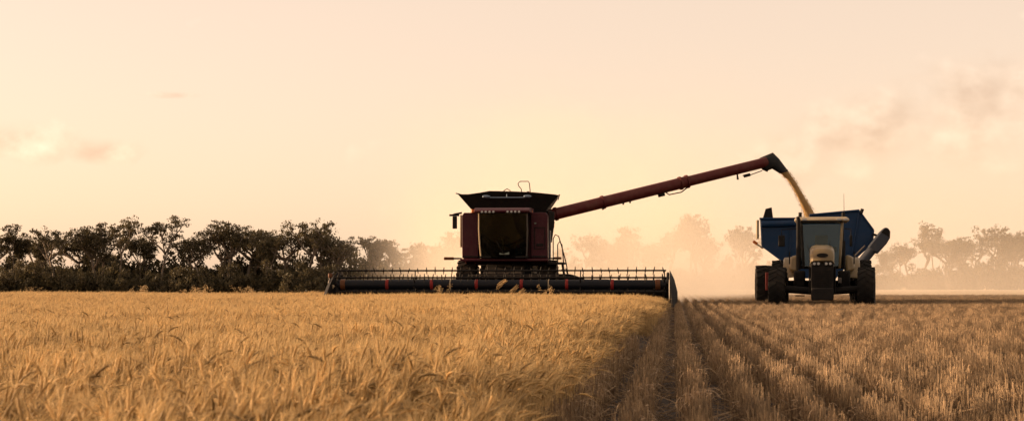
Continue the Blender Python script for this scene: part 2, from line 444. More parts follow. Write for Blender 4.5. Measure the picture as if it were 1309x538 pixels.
    # grain tank extension, four flared sheets
    tk = empty('grain_tank', (0, 0, 0), 0, t)
    b0, b1 = [(-1.35, 1.7, 3.76), (1.35, 1.7, 3.76), (1.35, 4.7, 3.76), (-1.35, 4.7, 3.76)], None
    def sheet(pts, inward, name='tank_side'):
        pts = [Vector(p) for p in pts]; inn = [p + Vector(inward) for p in pts]
        n = len(pts); m = MB(); m.loft([pts, inn]); m.build(name, M['tank'], tk)
    sheet([(-1.35, 1.7, 3.62), (1.35, 1.7, 3.62), (1.40, 1.66, 3.80), (1.90, 1.25, 4.32), (1.80, 1.25, 4.345), (1.0, 1.25, 4.43), (0.2, 1.25, 4.47), (-0.7, 1.25, 4.49), (-1.05, 1.25, 4.43), (-1.5, 1.25, 4.37), (-1.8, 1.25, 4.37), (-1.90, 1.25, 4.40), (-1.40, 1.66, 3.80)], (0, 0.03, 0), 'tank_front')
    sheet([(-1.20, 4.7, 3.62), (1.20, 4.7, 3.62), (1.25, 4.74, 3.80), (1.58, 5.1, 4.36), (-1.58, 5.1, 4.40), (-1.25, 4.74, 3.80)], (0, -0.03, 0), 'tank_back')
    for sx, zt in ((-1, 4.40), (1, 4.33)):
        sheet([(sx * 1.38, 1.72, 3.62), (sx * 1.23, 4.68, 3.62), (sx * 1.28, 4.74, 3.80), (sx * 1.61, 5.1, zt), (sx * 1.93, 1.27, zt), (sx * 1.43, 1.66, 3.80)], (-sx * 0.03, 0, 0))
        MB().tube([(sx * 1.96, 1.20, zt), (sx * 1.64, 5.15, zt + 0.01)], 0.022, 6).build('rim_tube', M['black'], tk)
    MB().tube([(-0.86, 1.14, 4.23), (0.86, 1.14, 4.23)], 0.028, 8).build('light_bar', M['silver'], tk)
    for px in (-0.80, 0.76):
        MB().lathe([(-0.16, 0.001), (-0.12, 0.05), (-0.04, 0.06), (0.04, 0.06), (0.12, 0.04), (0.16, 0.001)], (px, 1.12, 4.27), 14).build('bar_lamp', M['silver'], tk)
    MB().tube([(-0.03, 1.16, 4.22), (-0.03, 1.16, 4.36)], 0.02, 6).build('camera_post', M['silver'], tk)
    MB().tube([(0.44, 2.2, 4.40), (0.43, 2.2, 4.60), (0.33, 2.2, 4.72), (0.30, 2.2, 4.82), (0.38, 2.2, 4.90), (0.70, 2.2, 4.90), (0.74, 2.2, 4.82), (0.78, 2.2, 4.40)], 0.018, 6).build('hand_rail', M['black'], tk)
    MB().tube([(-0.35, 2.2, 4.42), (-0.22, 2.2, 4.56), (-0.12, 2.2, 4.62), (0.0, 2.2, 4.55), (0.02, 2.2, 4.42)], 0.018, 6).build('tank_hook', M['black'], tk)
    MB().box((0.70, 2.1, 4.45), (0.10, 0.1, 0.12)).build('sensor_box', M['black'], tk)
    # mirrors and side gear
    mr = empty('mirror', (-1.84, -0.15, 3.25), 0, t)
    MB().box((0, 0, 0), (0.17, 0.08, 0.46)).build('mirror_housing', M['black'], mr, 0.02)
    MB().tube([(-0.1, 0, 0.27), (0.0, 0, 0.31), (0.26, 0.05, 0.36)], 0.035, 8).build('mirror_arm', M['black'], mr)
    MB().box((-0.02, 0, 0.27), (0.36, 0.14, 0.07)).build('mirror_bracket', M['black'], mr, 0.01)
    mr2 = empty('mirror', (1.74, 0.1, 3.35), 0, t)
    MB().box((0, 0, 0), (0.20, 0.10, 0.60)).build('mirror_housing', M['black'], mr2, 0.02)
    MB().tube([(0.0, 0, 0.30), (-0.20, 0.05, 0.33)], 0.03, 8).build('mirror_arm', M['black'], mr2)
    MB().box((-1.67, 0.55, 2.95), (0.06, 0.5, 1.2)).build('sunlit_strip', M['cream'], t, 0.01)  # cream plate standing in for the sunlit strip on this side
    MB().box((1.64, 0.6, 2.45), (0.05, 0.5, 1.05)).build('side_door', M['greyblue'], t, 0.01)
    a = MB().tube([(-1.60, 0.0, 1.92), (-1.95, 0.0, 1.92)], 0.03, 8).build('indicator_arm', M['black'], t)
    MB().box((-2.08, 0.0, 1.92), (0.38, 0.05, 0.11)).build('indicator', M['brown'], a, 0.02)
    a = MB().tube([(1.62, 0.2, 1.92), (2.05, 0.2, 1.92)], 0.03, 8).build('indicator_arm', M['black'], t)
    MB().box((1.95, 0.2, 1.93), (0.30, 0.05, 0.09)).build('indicator', M['brown'], a, 0.02)
    # platform and ladder
    MB().box((1.90, 0.5, 1.74), (0.62, 0.9, 0.08)).build('platform', M['black'], t, 0.01)
    ld = empty('ladder', (0, 0, 0), 0, t)
    for yy in (0.15, 0.75):
        MB().tube([(2.12, yy, 1.72), (2.30, yy, 0.55)], 0.03, 6).build('ladder_rail', M['black'], ld)
    for k in range(4):
        z = 1.5 - k * 0.29; x = 2.12 + (1.72 - z) / 1.17 * 0.18
        MB().box((x, 0.45, z), (0.12, 0.6, 0.035)).build('rung', M['black'], ld)
    MB().tube([(1.80, 0.1, 1.78), (1.80, 0.1, 2.65), (1.88, 0.1, 2.80), (2.00, 0.1, 2.74), (2.12, 0.1, 2.35), (2.28, 0.1, 1.75), (2.36, 0.1, 1.25)], 0.022, 6).build('hand_rail', M['black'], t)
    MB().tube([(1.92, 0.8, 1.78), (1.92, 0.8, 2.45), (1.98, 0.8, 2.55), (2.08, 0.8, 2.45), (2.14, 0.8, 1.78)], 0.022, 6).build('hand_rail', M['black'], t)
    # running gear
    for sx in (-1, 1):
        wheel(t, sx * 1.52, 1.3, 0.95, 0.72, 0.42, M['dusty_rubber'], M['rim_red'], 18)
        wheel(t, sx * 1.35, 5.6, 0.66, 0.48, 0.30, M['dusty_rubber'], M['rim_red'], 16)
    MB().tube([(-1.4, 1.3, 0.95), (1.4, 1.3, 0.95)], 0.16, 10).build('axle', M['black'], t)
    MB().tube([(-1.3, 5.6, 0.66), (1.3, 5.6, 0.66)], 0.10, 10).build('axle', M['black'], t)
    fh = MB(); fh.hexa([(-0.72, 0.9, 1.0), (0.72, 0.9, 1.0), (0.72, -1.55, 0.35), (-0.72, -1.55, 0.35), (-0.72, 0.9, 1.80), (0.72, 0.9, 1.80), (0.72, -1.55, 1.18), (-0.72, -1.55, 1.18)])
    fh.build('feeder_house', M['dusty'], t, 0.03)
    for k, (x0, z0) in enumerate(((-0.95, 1.55), (0.9, 1.58), (0.35, 1.70), (-0.3, 1.66))):
        MB().tube([(x0, 0.3, z0), (x0 * 0.9, -0.3, z0 - 0.1), (x0 * 0.8, -1.0, z0 - 0.35)], 0.025, 6).build('hydraulic_hose', M['black'], t)
build_combine(comb)

# header with reel
HX = 0.12
def build_header(t):
    h = empty('header', (HX, 0, 0), 0, t)
    W = 5.95
    top = [(-W, 1.10), (-4.35, 1.10), (-4.15, 1.16), (-1.75, 1.16), (-1.5, 1.34), (2.35, 1.34), (2.55, 1.30), (2.95, 1.15), (3.75, 1.15), (4.2, 1.10), (W - 0.5, 1.10), (W - 0.15, 1.16), (W, 1.30)]
    MB().prism([(-W, 0.28)] + top + [(W, 0.28)], -1.62, -1.54).build('back_sheet', M['tank'], h)
    MB().tube([(-W, -1.64, 1.06), (W, -1.64, 1.06)], 0.05, 8).build('back_beam', M['reel'], h)
    MB().box((0.5, -1.66, 1.23), (3.5, 0.06, 0.14)).build('dusty_strip', M['dusty'], h, 0.02)
    MB().prismx([(-1.6, 0.28), (-1.6, 0.34), (-3.25, 0.20), (-3.25, 0.14)], -W, W).build('floor_pan', M['black'], h)
    cb = MB().box((0, -3.28, 0.17), (2 * W, 0.08, 0.04))
    for k in range(78):
        x = -W + 0.08 + k * (2 * W - 0.16) / 77
        cb.loft([[(x - 0.025, -3.32, 0.15), (x + 0.025, -3.32, 0.15), (x + 0.025, -3.32, 0.19), (x - 0.025, -3.32, 0.19)], [(x - 0.004, -3.44, 0.165), (x + 0.004, -3.44, 0.165), (x + 0.004, -3.44, 0.175), (x - 0.004, -3.44, 0.175)]])
    cb.build('cutter_bar', M['grey'], h)
    aug = MB().tube([(-W + 0.1, -1.95, 0.62), (W - 0.1, -1.95, 0.62)], 0.19, 14)
    for sgn in (-1, 1):
        n = 150
        pts_i, pts_o = [], []
        for k in range(n):
            a = sgn * k * 0.42; x = sgn * (0.6 + k * (W - 0.8) / n)
            pts_i.append((x, -1.95 + 0.18 * math.cos(a), 0.62 + 0.18 * math.sin(a)))
            pts_o.append((x, -1.95 + 0.30 * math.cos(a), 0.62 + 0.30 * math.sin(a)))
        aug.loft([pts_i, pts_o], cap=False, close=False)
    aug.build('cross_auger', M['black'], h)
    # reel: tube, collars, arms, six tined bats
    RY, RZ, RR = -2.75, 0.95, 0.50
    MB().tube([(-5.86, RY, RZ), (5.86, RY, RZ)], 0.175, 18).build('reel_tube', M['reel'], h)
    for k in range(8):
        x = -5.65 + k * 11.22 / 7
        if abs(x) < 0.9 and k == 3: x += 0.0
        m = M['brown'] if k in (0, 7) else M['brightred']
        MB().lathe([(-0.055, 0.178), (-0.045, 0.19), (0.045, 0.19), (0.055, 0.178)] if k not in (0, 7) else [(-0.09, 0.178), (-0.08, 0.195), (0.08, 0.195), (0.09, 0.178)], (x, RY, RZ), 20).build('reel_collar', m, h)
    for x in (-1.78, 1.72):
        MB().lathe([(-0.018, 0.178), (-0.018, 0.192), (0.018, 0.192), (0.018, 0.178)], (x, RY, RZ), 18).build('reel_collar', M['cream'], h)
    arms = (-5.80, -3.05, 2.85, 5.80)
    for k in range(6):
        a = math.pi / 2 + k * math.pi / 3
        y, z = RY + RR * math.cos(a), RZ + RR * math.sin(a)
        b = MB().tube([(-5.86, y, z), (5.86, y, z)], 0.030, 7)
        n = 38
        for j in range(n):
            x = -5.75 + j * 11.5 / (n - 1)
            jt = random.Random(k * 97 + j); x += jt.uniform(-0.03, 0.03); jx_ = jt.uniform(-0.035, 0.035); jl = jt.uniform(0.08, 0.14)
            b.tube([(x + jx_, y - 0.02, z + jl), (x, y, z), (x - jx_, y + 0.03, z - jl - 0.02)], [0.012, 0.024, 0.010], 4)
        b.build('reel_bat', M['black'], h)
        for x in arms:
            MB().tube([(x, RY, RZ), (x, y, z)], 0.022, 6).build('reel_arm', M['black'], h)
    # end dividers: curved shields with a pointed nose
    for sx in (-1, 1):
        rings = []
        for (y, z0, z1, x0, x1) in ((-1.2, 0.2, 1.30, 5.98, 6.06), (-1.9, 0.10, 1.48, 5.98, 6.16), (-2.6, 0.08, 1.32, 5.98, 6.26), (-3.3, 0.08, 1.0, 6.0, 6.26), (-4.0, 0.07, 0.5, 6.05, 6.2), (-4.5, 0.06, 0.16, 6.10, 6.15)):
            zc = (z0 + z1) / 2
            rings.append([(sx * x0, y, z0), (sx * (x0 * 0.3 + x1 * 0.7), y, z0), (sx * x1, y, z0 * 0.7 + z1 * 0.3), (sx * x1, y, zc), (sx * (x0 * 0.4 + x1 * 0.6), y, z0 * 0.15 + z1 * 0.85), (sx * x0, y, z1)])
        dv = MB().loft(rings).build('crop_divider', M['black'], h, smooth=50)
        MB().tube([(sx * 5.92, -1.5, 1.15), (sx * 5.92, -2.0, 1.35), (sx * 5.90, RY, RZ)], 0.05, 8).build('reel_support', M['black'], h)
    for k, (dx, z, mm) in enumerate(((-6.12, 1.28, 'brown'), (-6.10, 1.05, 'grey'), (-6.02, 0.88, 'cream'), (-6.12, 0.72, 'grey'))):
        MB().box((dx, -2.75 - 0.1 * k, z), (0.14, 0.12, 0.15), (0.2 * k, 0.3 * k, 0.4)).build('drive_cover', M[mm], h, 0.02)
    MB().tube([(-6.0, -2.6, 1.40), (-6.16, -2.7, 1.20), (-6.06, -2.8, 0.95), (-6.14, -2.8, 0.6)], 0.03, 6).build('hydraulic_hose', M['grey'], h)
    # cut crop riding over the middle of the reel
    rnd = random.Random(8)
    for (cx, cz, s) in ((0.12, 1.0, 1.0), (0.55, 0.80, 1.0), (0.78, 0.68, 1.1), (0.02, 0.90, 0.7)):
        m = MB()
        for j in range(9):
            d = Vector((rnd.uniform(0.4, 1), rnd.uniform(-0.3, 0.3), rnd.uniform(0.2, 0.9))).normalized() * 0.17 * s
            c = Vector((cx + rnd.uniform(-0.05, 0.05), RY - 0.60 + rnd.uniform(-0.06, 0.06), cz + rnd.uniform(-0.05, 0.05)))
            m.tube([c - d, c, c + d], [0.012, 0.028 * s, 0.008], 5)
        m.build('straw_wad', M['grain'], h)
build_header(comb)

# unloading auger
def build_auger(t):
    g = empty('unloading_auger', (0, 0, 0), 0, t)
    L = lambda px, py, Y: at(px, py, Y) - CO
    p0, p1 = L(700, 276, 65.9), L(985, 206, 69.6)
    d = (p1 - p0)
    MB().tube([(1.35, 2.4, 2.6), (1.45, 2.4, 3.35), p0 + Vector((-0.12, 0, -0.06)), p0 + d * 0.02], [0.24, 0.25, 0.25, 0.23], 16).build('elbow', M['black'], g)
    MB().tube([p0, p0 + d * 0.61], 0.225, 20).build('auger_tube', M['auger_red'], g)
    MB().tube([p0 + d * 0.60, p1 - d * 0.02], 0.205, 20).build('auger_tube', M['auger_red'], g)
    u = d.normalized()
    for f in (0.035, 0.24, 0.585, 0.615):
        MB().tube([p0 + d * f - u * 0.04, p0 + d * f + u * 0.04], 0.265, 20).build('flange', M['auger_red'], g)
    for f in (0.24, 0.33, 0.36):
        MB().box(p0 + d * f + Vector((0, 0, -0.25)), (0.07, 0.08, 0.08)).build('bracket', M['black'], g)
    dn = Vector((0, 0, -1))
    MB().tube([p0 + d * 0.52 + dn * 0.22, p0 + d * 0.535 + dn * 0.34, p0 + d * 0.59 + dn * 0.36, p0 + d * 0.62 + dn * 0.22], 0.025, 6).build('fold_ram', M['black'], g)
    MB().box(p0 + d * 0.50 + dn * 0.27, (0.28, 0.12, 0.14), (0, -0.24, 0)).build('bracket', M['black'], g, 0.02)
    MB().tube([p0 + d * 0.845 + dn * 0.18, p0 + d * 0.848 + dn * 0.42], [0.03, 0.045], 8).build('work_lamp', M['black'], g)
    MB().tube([p0 + d * 0.87 + dn * 0.30, p0 + d * 0.90 + dn * 0.36, p0 + d * 0.96 + dn * 0.30], 0.02, 6).build('lamp_rod', M['black'], g)
    MB().box(p0 + d * 0.89 + dn * 0.34, (0.28, 0.12, 0.12), (0, -0.24, 0)).build('work_lamp', M['black'], g, 0.02)
    # rubber spout turned down over the cart
    Y = 69.6
    def rr(pa, pb, w):
        a, b = L(*pa, Y), L(*pb, Y)
        n = 12; c = (a + b) / 2; hv = (a - b) / 2
        return [c + hv * math.cos(2 * math.pi * k / n) + Vector((0, w, 0)) * math.sin(2 * math.pi * k / n) for k in range(n)]
    MB().loft([rr((971, 202), (974, 217), 0.23), rr((978, 199), (981, 220), 0.25), rr((988, 195), (982, 218), 0.25), rr((996, 203), (987, 216), 0.24), rr((1008, 219), (997, 222), 0.19)]).build('spout', M['rubber_boot'], g, smooth=50)
build_auger(comb)

# ------------------------------------------------------------------ grain cart
KY = 70.0
KO = Vector((at(1043, 300, KY).x, KY, 0))
cart = empty('grain_cart', KO)
tag(cart, 'dark blue grain cart hitched behind the beige tractor, catching the grain', 'grain cart')
def build_cart(t):
    out = [(-2.20, 3.60), (-2.14, 2.50), (-1.10, 1.72), (-0.8, 1.2), (0.8, 1.2), (1.25, 1.72), (2.23, 2.62), (2.28, 3.13), (1.72, 3.90)]
    tops = [(-0.25, 3.74), (-0.27, 3.60)]
    MB().prism(out + tops, 0.0, 0.05).build('front_wall', M['blue'], t)
    tp = lambda p: (p[0] * 0.76, 3.5 + (p[1] - 3.5) * 0.80)
    MB().prism([tp(p) for p in out + tops], 5.0, 5.05).build('back_wall', M['blue'], t)
    th = 0.05
    for i in range(len(out) - 1):
        a, b = Vector((out[i][0], 0, out[i][1])), Vector((out[i + 1][0], 0, out[i + 1][1]))
        n = (b - a).cross(Vector((0, 1, 0))).normalized() * th
        c = Vector((0, 0, 2.8))
        if (a + n - c).length > (a - c).length: n = -n
        MB().loft([[a + Vector((0, 0.051, 0)), b + Vector((0, 0.051, 0)), b + n + Vector((0, 0.051, 0)), a + n + Vector((0, 0.051, 0))], [Vector((tp((q.x, q.z))[0], 4.999, tp((q.x, q.z))[1])) for q in (a, b, b + n, a + n)]]).build('wall_sheet', M['blue'], t)
    # ribs and rims
    MB().tube([(-2.25, -0.03, 3.60), (-0.27, -0.03, 3.60), (-0.25, -0.03, 3.74), (1.72, -0.03, 3.92)], 0.045, 8).build('rim_tube', M['blue'], t)
    MB().tube([(-2.18, -0.03, 3.38), (-0.6, -0.03, 3.42)], 0.14, 12).build('tarp_roll', M['blue'], t)
    for a, b in (((1.72, 3.90), (2.28, 3.13)), ((2.28, 3.13), (2.23, 2.62)), ((2.23, 2.62), (1.25, 1.72)), ((-2.14, 2.50), (-1.10, 1.72)), ((-2.2, 3.6), (-2.14, 2.5)), ((1.72, 3.90), (1.45, 2.2)), ((-1.0, 3.5), (-1.05, 1.9))):
        MB().tube([(a[0], -0.03, a[1]), (b[0], -0.03, b[1])], 0.035, 6).build('rib', M['blue'], t)
    MB().hexa([(-2.12, 0.0, 3.60), (-1.70, 0.0, 3.60), (-1.70, 0.06, 3.60), (-2.12, 0.06, 3.60), (-2.0, 0.0, 4.0), (-1.76, 0.0, 4.06), (-1.76, 0.06, 4.06), (-2.0, 0.06, 4.0)]).build('spill_flap', M['black'], t)
    MB().tube([(1.78, -0.05, 3.78), (1.84, -0.05, 3.98)], [0.06, 0.07], 8).build('marker_lamp', M['black'], t)
    MB().box((-2.31, 0.35, 3.18), (0.10, 0.5, 0.75)).build('lit_side_plate', M['cream'], t, 0.02)  # pale plate: the sunlit left edge of the bin put into its colour
    a = MB().tube([(-2.10, 0.1, 2.42), (-2.42, 0.0, 2.62)], 0.035, 8).build('lamp_arm', M['cream'], t)
    MB().box((-2.42, -0.02, 2.64), (0.20, 0.06, 0.12), (0, 0.6, 0)).build('marker_lamp', M['orange'], a, 0.01)
    # chassis
    MB().box((0, 2.2, 1.0), (1.0, 6.4, 0.22)).build('chassis', M['black'], t, 0.02)
    MB().hexa([(-0.5, -1.0, 0.75), (0.5, -1.0, 0.75), (0.08, -2.9, 0.55), (-0.08, -2.9, 0.55), (-0.5, -1.0, 0.95), (0.5, -1.0, 0.95), (0.08, -2.9, 0.70), (-0.08, -2.9, 0.70)]).build('drawbar', M['black'], t)
    MB().tube([(-1.9, 2.0, 0.88), (1.9, 2.0, 0.88)], 0.12, 10).build('axle', M['black'], t)
    for sx in (-1, 1):
        wheel(t, sx * 1.95, 2.0, 0.88, 0.72, 0.42, M['rubber'], M['rim_red'], 18)
        MB().box((sx * 1.80, 0.75, 1.08), (0.34, 0.08, 0.72)).build('mud_flap', M['rim_red'], t, 0.02)
    # folded unloading auger at the front corner
    p, q = Vector((1.55, -0.45, 1.55)), Vector((2.72, -0.45, 3.05))
    d = (q - p).normalized(); n = Vector((d.z, 0, -d.x))
    MB().tube([p, q - d * 0.45], 0.19, 18).build('unloading_auger', M['greyblue'], t)
    MB().prism([(1.98, 2.43), (2.46, 3.04), (2.66, 3.22), (2.78, 3.20), (2.87, 3.06), (2.86, 2.80), (2.72, 2.56), (2.36, 2.16)], -0.66, -0.24).build('auger_hood', M['greyblue'], t, 0.06)
    MB().prism([(2.50, 3.03), (2.66, 3.19), (2.77, 3.17), (2.84, 3.05), (2.83, 2.82)], -0.675, -0.662).build('hood_lining', M['black'], t)
    MB().tube([(2.26, -0.1, 2.95), (2.34, -0.3, 2.92)], 0.05, 8).build('auger_latch', M['black'], t)
    MB().tube([(1.35, -0.3, 1.5), (1.5, -0.45, 2.1), (1.9, -0.42, 2.5)], 0.04, 6).build('fold_ram', M['grey'], t)
build_cart(cart)
hp = MB(); rings = []
rh = random.Random(5)
for (s, z) in ((1.0, 3.15), (0.78, 3.27), (0.5, 3.40), (0.22, 3.50), (0.03, 3.54)):
    rings.append([(-0.2 + 1.75 * s * math.cos(a), 2.5 + 2.3 * s * math.sin(a), z + rh.uniform(-0.02, 0.02)) for a in [j * math.pi / 12 for j in range(24)]])
hb = [(1.75 * math.cos(a) - 0.2, 2.5 + 2.3 * math.sin(a), 2.9) for a in [j * math.pi / 12 for j in range(24)]]
heap = hp.loft([hb] + rings).build('grain_heap', M['grain'], smooth=70)
heap.location = KO
tag(heap, 'heap of wheat grain lying inside the blue grain cart', 'grain')

# stream of grain from spout to cart
def grain_stream():
    pts = [(1001, 219), (1008, 226), (1015, 236), (1021, 247), (1027, 258), (1032, 268), (1036, 279), (1038, 286)]
    wd = [0.13, 0.115, 0.11, 0.12, 0.14, 0.17, 0.21, 0.24]
    Y0, Y1 = 69.6, 71.2
    rs = random.Random(2); rings = []
    ctr = [at(p[0], p[1], Y0 + (Y1 - Y0) * i / 7) for i, p in enumerate(pts)]
    fine = []
    for i in range(7):
        for k in range(5):
            f = k / 5; fine.append((ctr[i].lerp(ctr[i + 1], f), wd[i] * (1 - f) + wd[i + 1] * f))
    fine.append((ctr[7], wd[7]))
    for i, (c, w) in enumerate(fine):
        nx = fine[min(i + 1, len(fine) - 1)][0] - fine[max(i - 1, 0)][0]
        tdir = nx.normalized(); n = Vector((tdir.z, 0, -tdir.x)).normalized()
        rings.append([c + n * w * math.cos(a) * rs.uniform(0.88, 1.1) + Vector((0, w, 0)) * math.sin(a) * rs.uniform(0.9, 1.1) for a in [j * math.pi / 7 for j in range(14)]])
    m = MB().loft(rings)
    for _ in range(2600):      # loose kernels around the stream
        c, w = fine[min(len(fine) - 1, int(len(fine) * rs.random()))]
        a = rs.uniform(0, 6.28); q = w * (0.9 + abs(rs.gauss(0, 0.42)))
        p = c + Vector((math.cos(a) * q, math.sin(a) * q, rs.uniform(-0.1, 0.1)))
        s = rs.uniform(0.006, 0.013)
        m.add([p + Vector((s, 0, 0)), p + Vector((-s, 0, 0.3 * s)), p + Vector((0, s, -s)), p + Vector((0, 0, 2 * s))], [(0, 1, 2), (0, 2, 3), (1, 3, 2), (0, 3, 1)])
    return m.build('grain_stream', M['grain'], smooth=60)
tag(grain_stream(), 'golden stream of grain pouring from the auger spout into the blue cart', 'grain')

# ------------------------------------------------------------------ tractor
TY = 62.0
TO = Vector((at(1051, 340, TY).x, TY, 0))
trac = empty('tractor', TO, R(-4.3))
tag(trac, 'beige tractor with dark grille and tall cab pulling the blue grain cart', 'tractor')
def build_tractor(t):
    # hood: rounded shell lofted front to back
    def sec(y, w, z0, z1, rnd_):
        pts = []
        n = 8
        pts.append((-w, y, z0))
        for k in range(n + 1):
            a = math.pi - math.pi / 2 * k / n
            pts.append((-w + rnd_ + rnd_ * math.cos(a), y, z1 - rnd_ * 0.7 + rnd_ * 0.7 * math.sin(a)))
        for k in range(n + 1):
            a = math.pi / 2 - math.pi / 2 * k / n
            pts.append((w - rnd_ + rnd_ * math.cos(a), y, z1 - rnd_ * 0.7 + rnd_ * 0.7 * math.sin(a)))
        pts.append((w, y, z0))
        return pts
    MB().loft([sec(-0.62, 0.30, 1.80, 2.04, 0.26), sec(-0.55, 0.39, 1.76, 2.18, 0.31), sec(-0.3, 0.42, 1.66, 2.28, 0.31), sec(0.3, 0.43, 1.45, 2.35, 0.29), (sec(1.75, 0.44, 1.35, 2.40, 0.26))]).build('hood', M['beige'], t, smooth=50)
    bd = MB(); ring = [(0.20 * math.cos(a), 0, 0.075 * math.sin(a)) for a in [k * math.pi / 10 for k in range(20)]]
    bd.loft([[(x, -0.66, 1.985 + z) for x, y, z in ring], [(x, -0.50, 1.985 + z) for x, y, z in ring]])
    bd.build('hood_badge', M['black'], t)
    # nose: grille panel and lamps
    MB().loft([sec(-0.64, 0.38, 0.72, 1.70, 0.10), sec(-0.2, 0.42, 0.60, 1.70, 0.08), sec(1.4, 0.42, 0.60, 1.62, 0.05)]).build('grille', M['black'], t, smooth=40)
    for k in range(9):
        MB().box((0, -0.655, 0.80 + k * 0.08), (0.66, 0.03, 0.018)).build('grille_slat', M['tank'], t)
    for sx in (-1, 1):
        lp = empty('headlight', (sx * 0.205, -0.66, 1.69), 0, t)
        MB().box((0, 0, 0), (0.30, 0.06, 0.13)).build('lamp_housing', M['black'], lp, 0.01)
        for q in (-0.07, 0.07):
            MB().tube([(q, -0.045, 0), (q, 0.0, 0)], 0.048, 12).build('lens', M['lens'], lp)
        MB().prismx([(-0.5, 0.62), (-0.5, 1.6), (1.9, 1.5), (1.9, 0.62)], sx * 0.43, sx * 0.47).build('side_panel', M['black'], t)
    MB().box((0, -0.70, 0.62), (0.78, 0.5, 0.44)).build('front_weight', M['black'], t, 0.04)
    MB().box((0, 1.6, 0.75), (0.7, 4.2, 0.5)).build('chassis', M['black'], t, 0.03)
    # axles and wheels
    MB().tube([(-1.5, 0.45, 0.80), (-0.3, 0.45, 0.72), (0.3, 0.45, 0.72), (1.5, 0.45, 0.80)], 0.14, 10).build('front_axle', M['black'], t)
    MB().tube([(-1.45, 3.2, 0.95), (1.45, 3.2, 0.95)], 0.17, 10).build('rear_axle', M['black'], t)
    for sx in (-1, 1):
        wheel(t, sx * 1.56, 0.45, 0.80, 0.60, 0.40, M['rubber'], M['rim_cream'], 18, R(-4) if sx < 0 else R(-4))
        wheel(t, sx * 1.52, 3.2, 0.94, 0.62, 0.50, M['rubber'], M['rim_cream'], 20)
    # cab
    cab = empty('cab', (0, 0, 0), 0, t)
    MB().box((0, 2.75, 1.60), (1.56, 1.7, 0.12)).build('cab_floor', M['black'], cab, 0.02)
    posts = {(-1, 0): [(-0.64, 1.80, 1.55), (-0.74, 2.00, 3.24)], (1, 0): [(0.64, 1.80, 1.55), (0.74, 2.00, 3.24)], (-1, 1): [(-0.80, 3.55, 1.55), (-0.78, 3.45, 3.24)], (1, 1): [(0.80, 3.55, 1.55), (0.78, 3.45, 3.24)]}
    for k, p in posts.items():
        MB().tube(p, 0.05, 8).build('pillar', M['beige'] if k == (1, 0) else M['black'], cab)
    MB().loft([[(-0.62, 1.78, 1.62), (0.62, 1.78, 1.62)], [(-0.71, 1.98, 3.22), (0.71, 1.98, 3.22)]], cap=False, close=False).build('windscreen', M['glass'], cab)
    MB().loft([[(-0.78, 3.54, 1.70), (0.78, 3.54, 1.70)], [(-0.75, 3.44, 3.22), (0.75, 3.44, 3.22)]], cap=False, close=False).build('rear_window', M['glass'], cab)
    for sx in (-1, 1):
        MB().loft([[(sx * 0.67, 1.82, 1.62), (sx * 0.82, 3.52, 1.62)], [(sx * 0.76, 2.02, 3.22), (sx * 0.79, 3.42, 3.22)]], cap=False, close=False).build('side_window', M['glass'], cab)
    rf = MB().loft([[(-0.98, 1.72, 3.25), (0.98, 1.72, 3.25), (0.92, 3.75, 3.25), (-0.92, 3.75, 3.25)], [(-1.0, 1.70, 3.34), (1.0, 1.70, 3.34), (0.95, 3.8, 3.34), (-0.95, 3.8, 3.34)], [(-0.90, 1.85, 3.43), (0.90, 1.85, 3.43), (0.85, 3.65, 3.45), (-0.85, 3.65, 3.45)]]).build('roof', M['cream'], cab, 0.04)
    for x in (-0.85, -0.62, 0.62, 0.85):
        MB().box((x, 1.69, 3.33), (0.16, 0.04, 0.075)).build('work_lamp', M['lens'], rf, 0.01)
    MB().box((0, 1.72, 3.27), (1.5, 0.06, 0.05)).build('visor', M['black'], cab)
    s = MB().box((0.0, 3.0, 2.05), (0.5, 0.48, 0.14)); s.box((0.0, 3.26, 2.45), (0.48, 0.12, 0.7), (-0.12, 0, 0)); s.build('seat', M['seat'], cab, 0.04)
    c = MB().tube([(-0.1, 2.0, 1.65), (-0.1, 2.3, 2.28)], 0.05)
    c.tube([(-0.1 + 0.20 * math.cos(a), 2.33 + 0.15 * math.sin(a), 2.32 + 0.12 * math.sin(a)) for a in [k * math.pi / 8 for k in range(17)]], 0.018, 6)
    c.build('steering_wheel', M['black'], cab)
    MB().tube([(0.05, 1.74, 1.70), (0.32, 1.86, 2.55)], 0.012, 6).build('wiper', M['black'], cab)
    MB().tube([(-0.30, 1.76, 1.72), (-0.52, 1.88, 2.40)], 0.012, 6).build('wiper', M['black'], cab)
    MB().box((0.42, 2.25, 2.25), (0.25, 0.06, 0.2), (0.3, 0, 0)).build('monitor', M['black'], cab, 0.01)
    # stacks, mirrors, lamps
    MB().tube([(-0.84, 1.55, 1.5), (-0.84, 1.55, 3.30), (-0.86, 1.50, 3.42)], [0.085, 0.075, 0.06], 12).build('exhaust_stack', M['black'], t)
    MB().tube([(0.80, 1.60, 1.5), (0.80, 1.60, 2.55)], 0.05, 10).build('air_intake', M['black'], t)
    for sx, xx in ((-1, 1.45), (1, 1.05)):
        mr = empty('mirror', (sx * xx, 1.75, 2.55), 0, t)
        MB().box((0, 0, 0), (0.24 if sx < 0 else 0.10, 0.08, 0.42)).build('mirror_housing', M['black'], mr, 0.03)
        MB().tube([(0, 0.05, 0.18), (0.0, 0.05, 0.42), (-sx * (xx - 0.82), 0.1, 0.45)], 0.02, 6).build('mirror_arm', M['black'], mr)
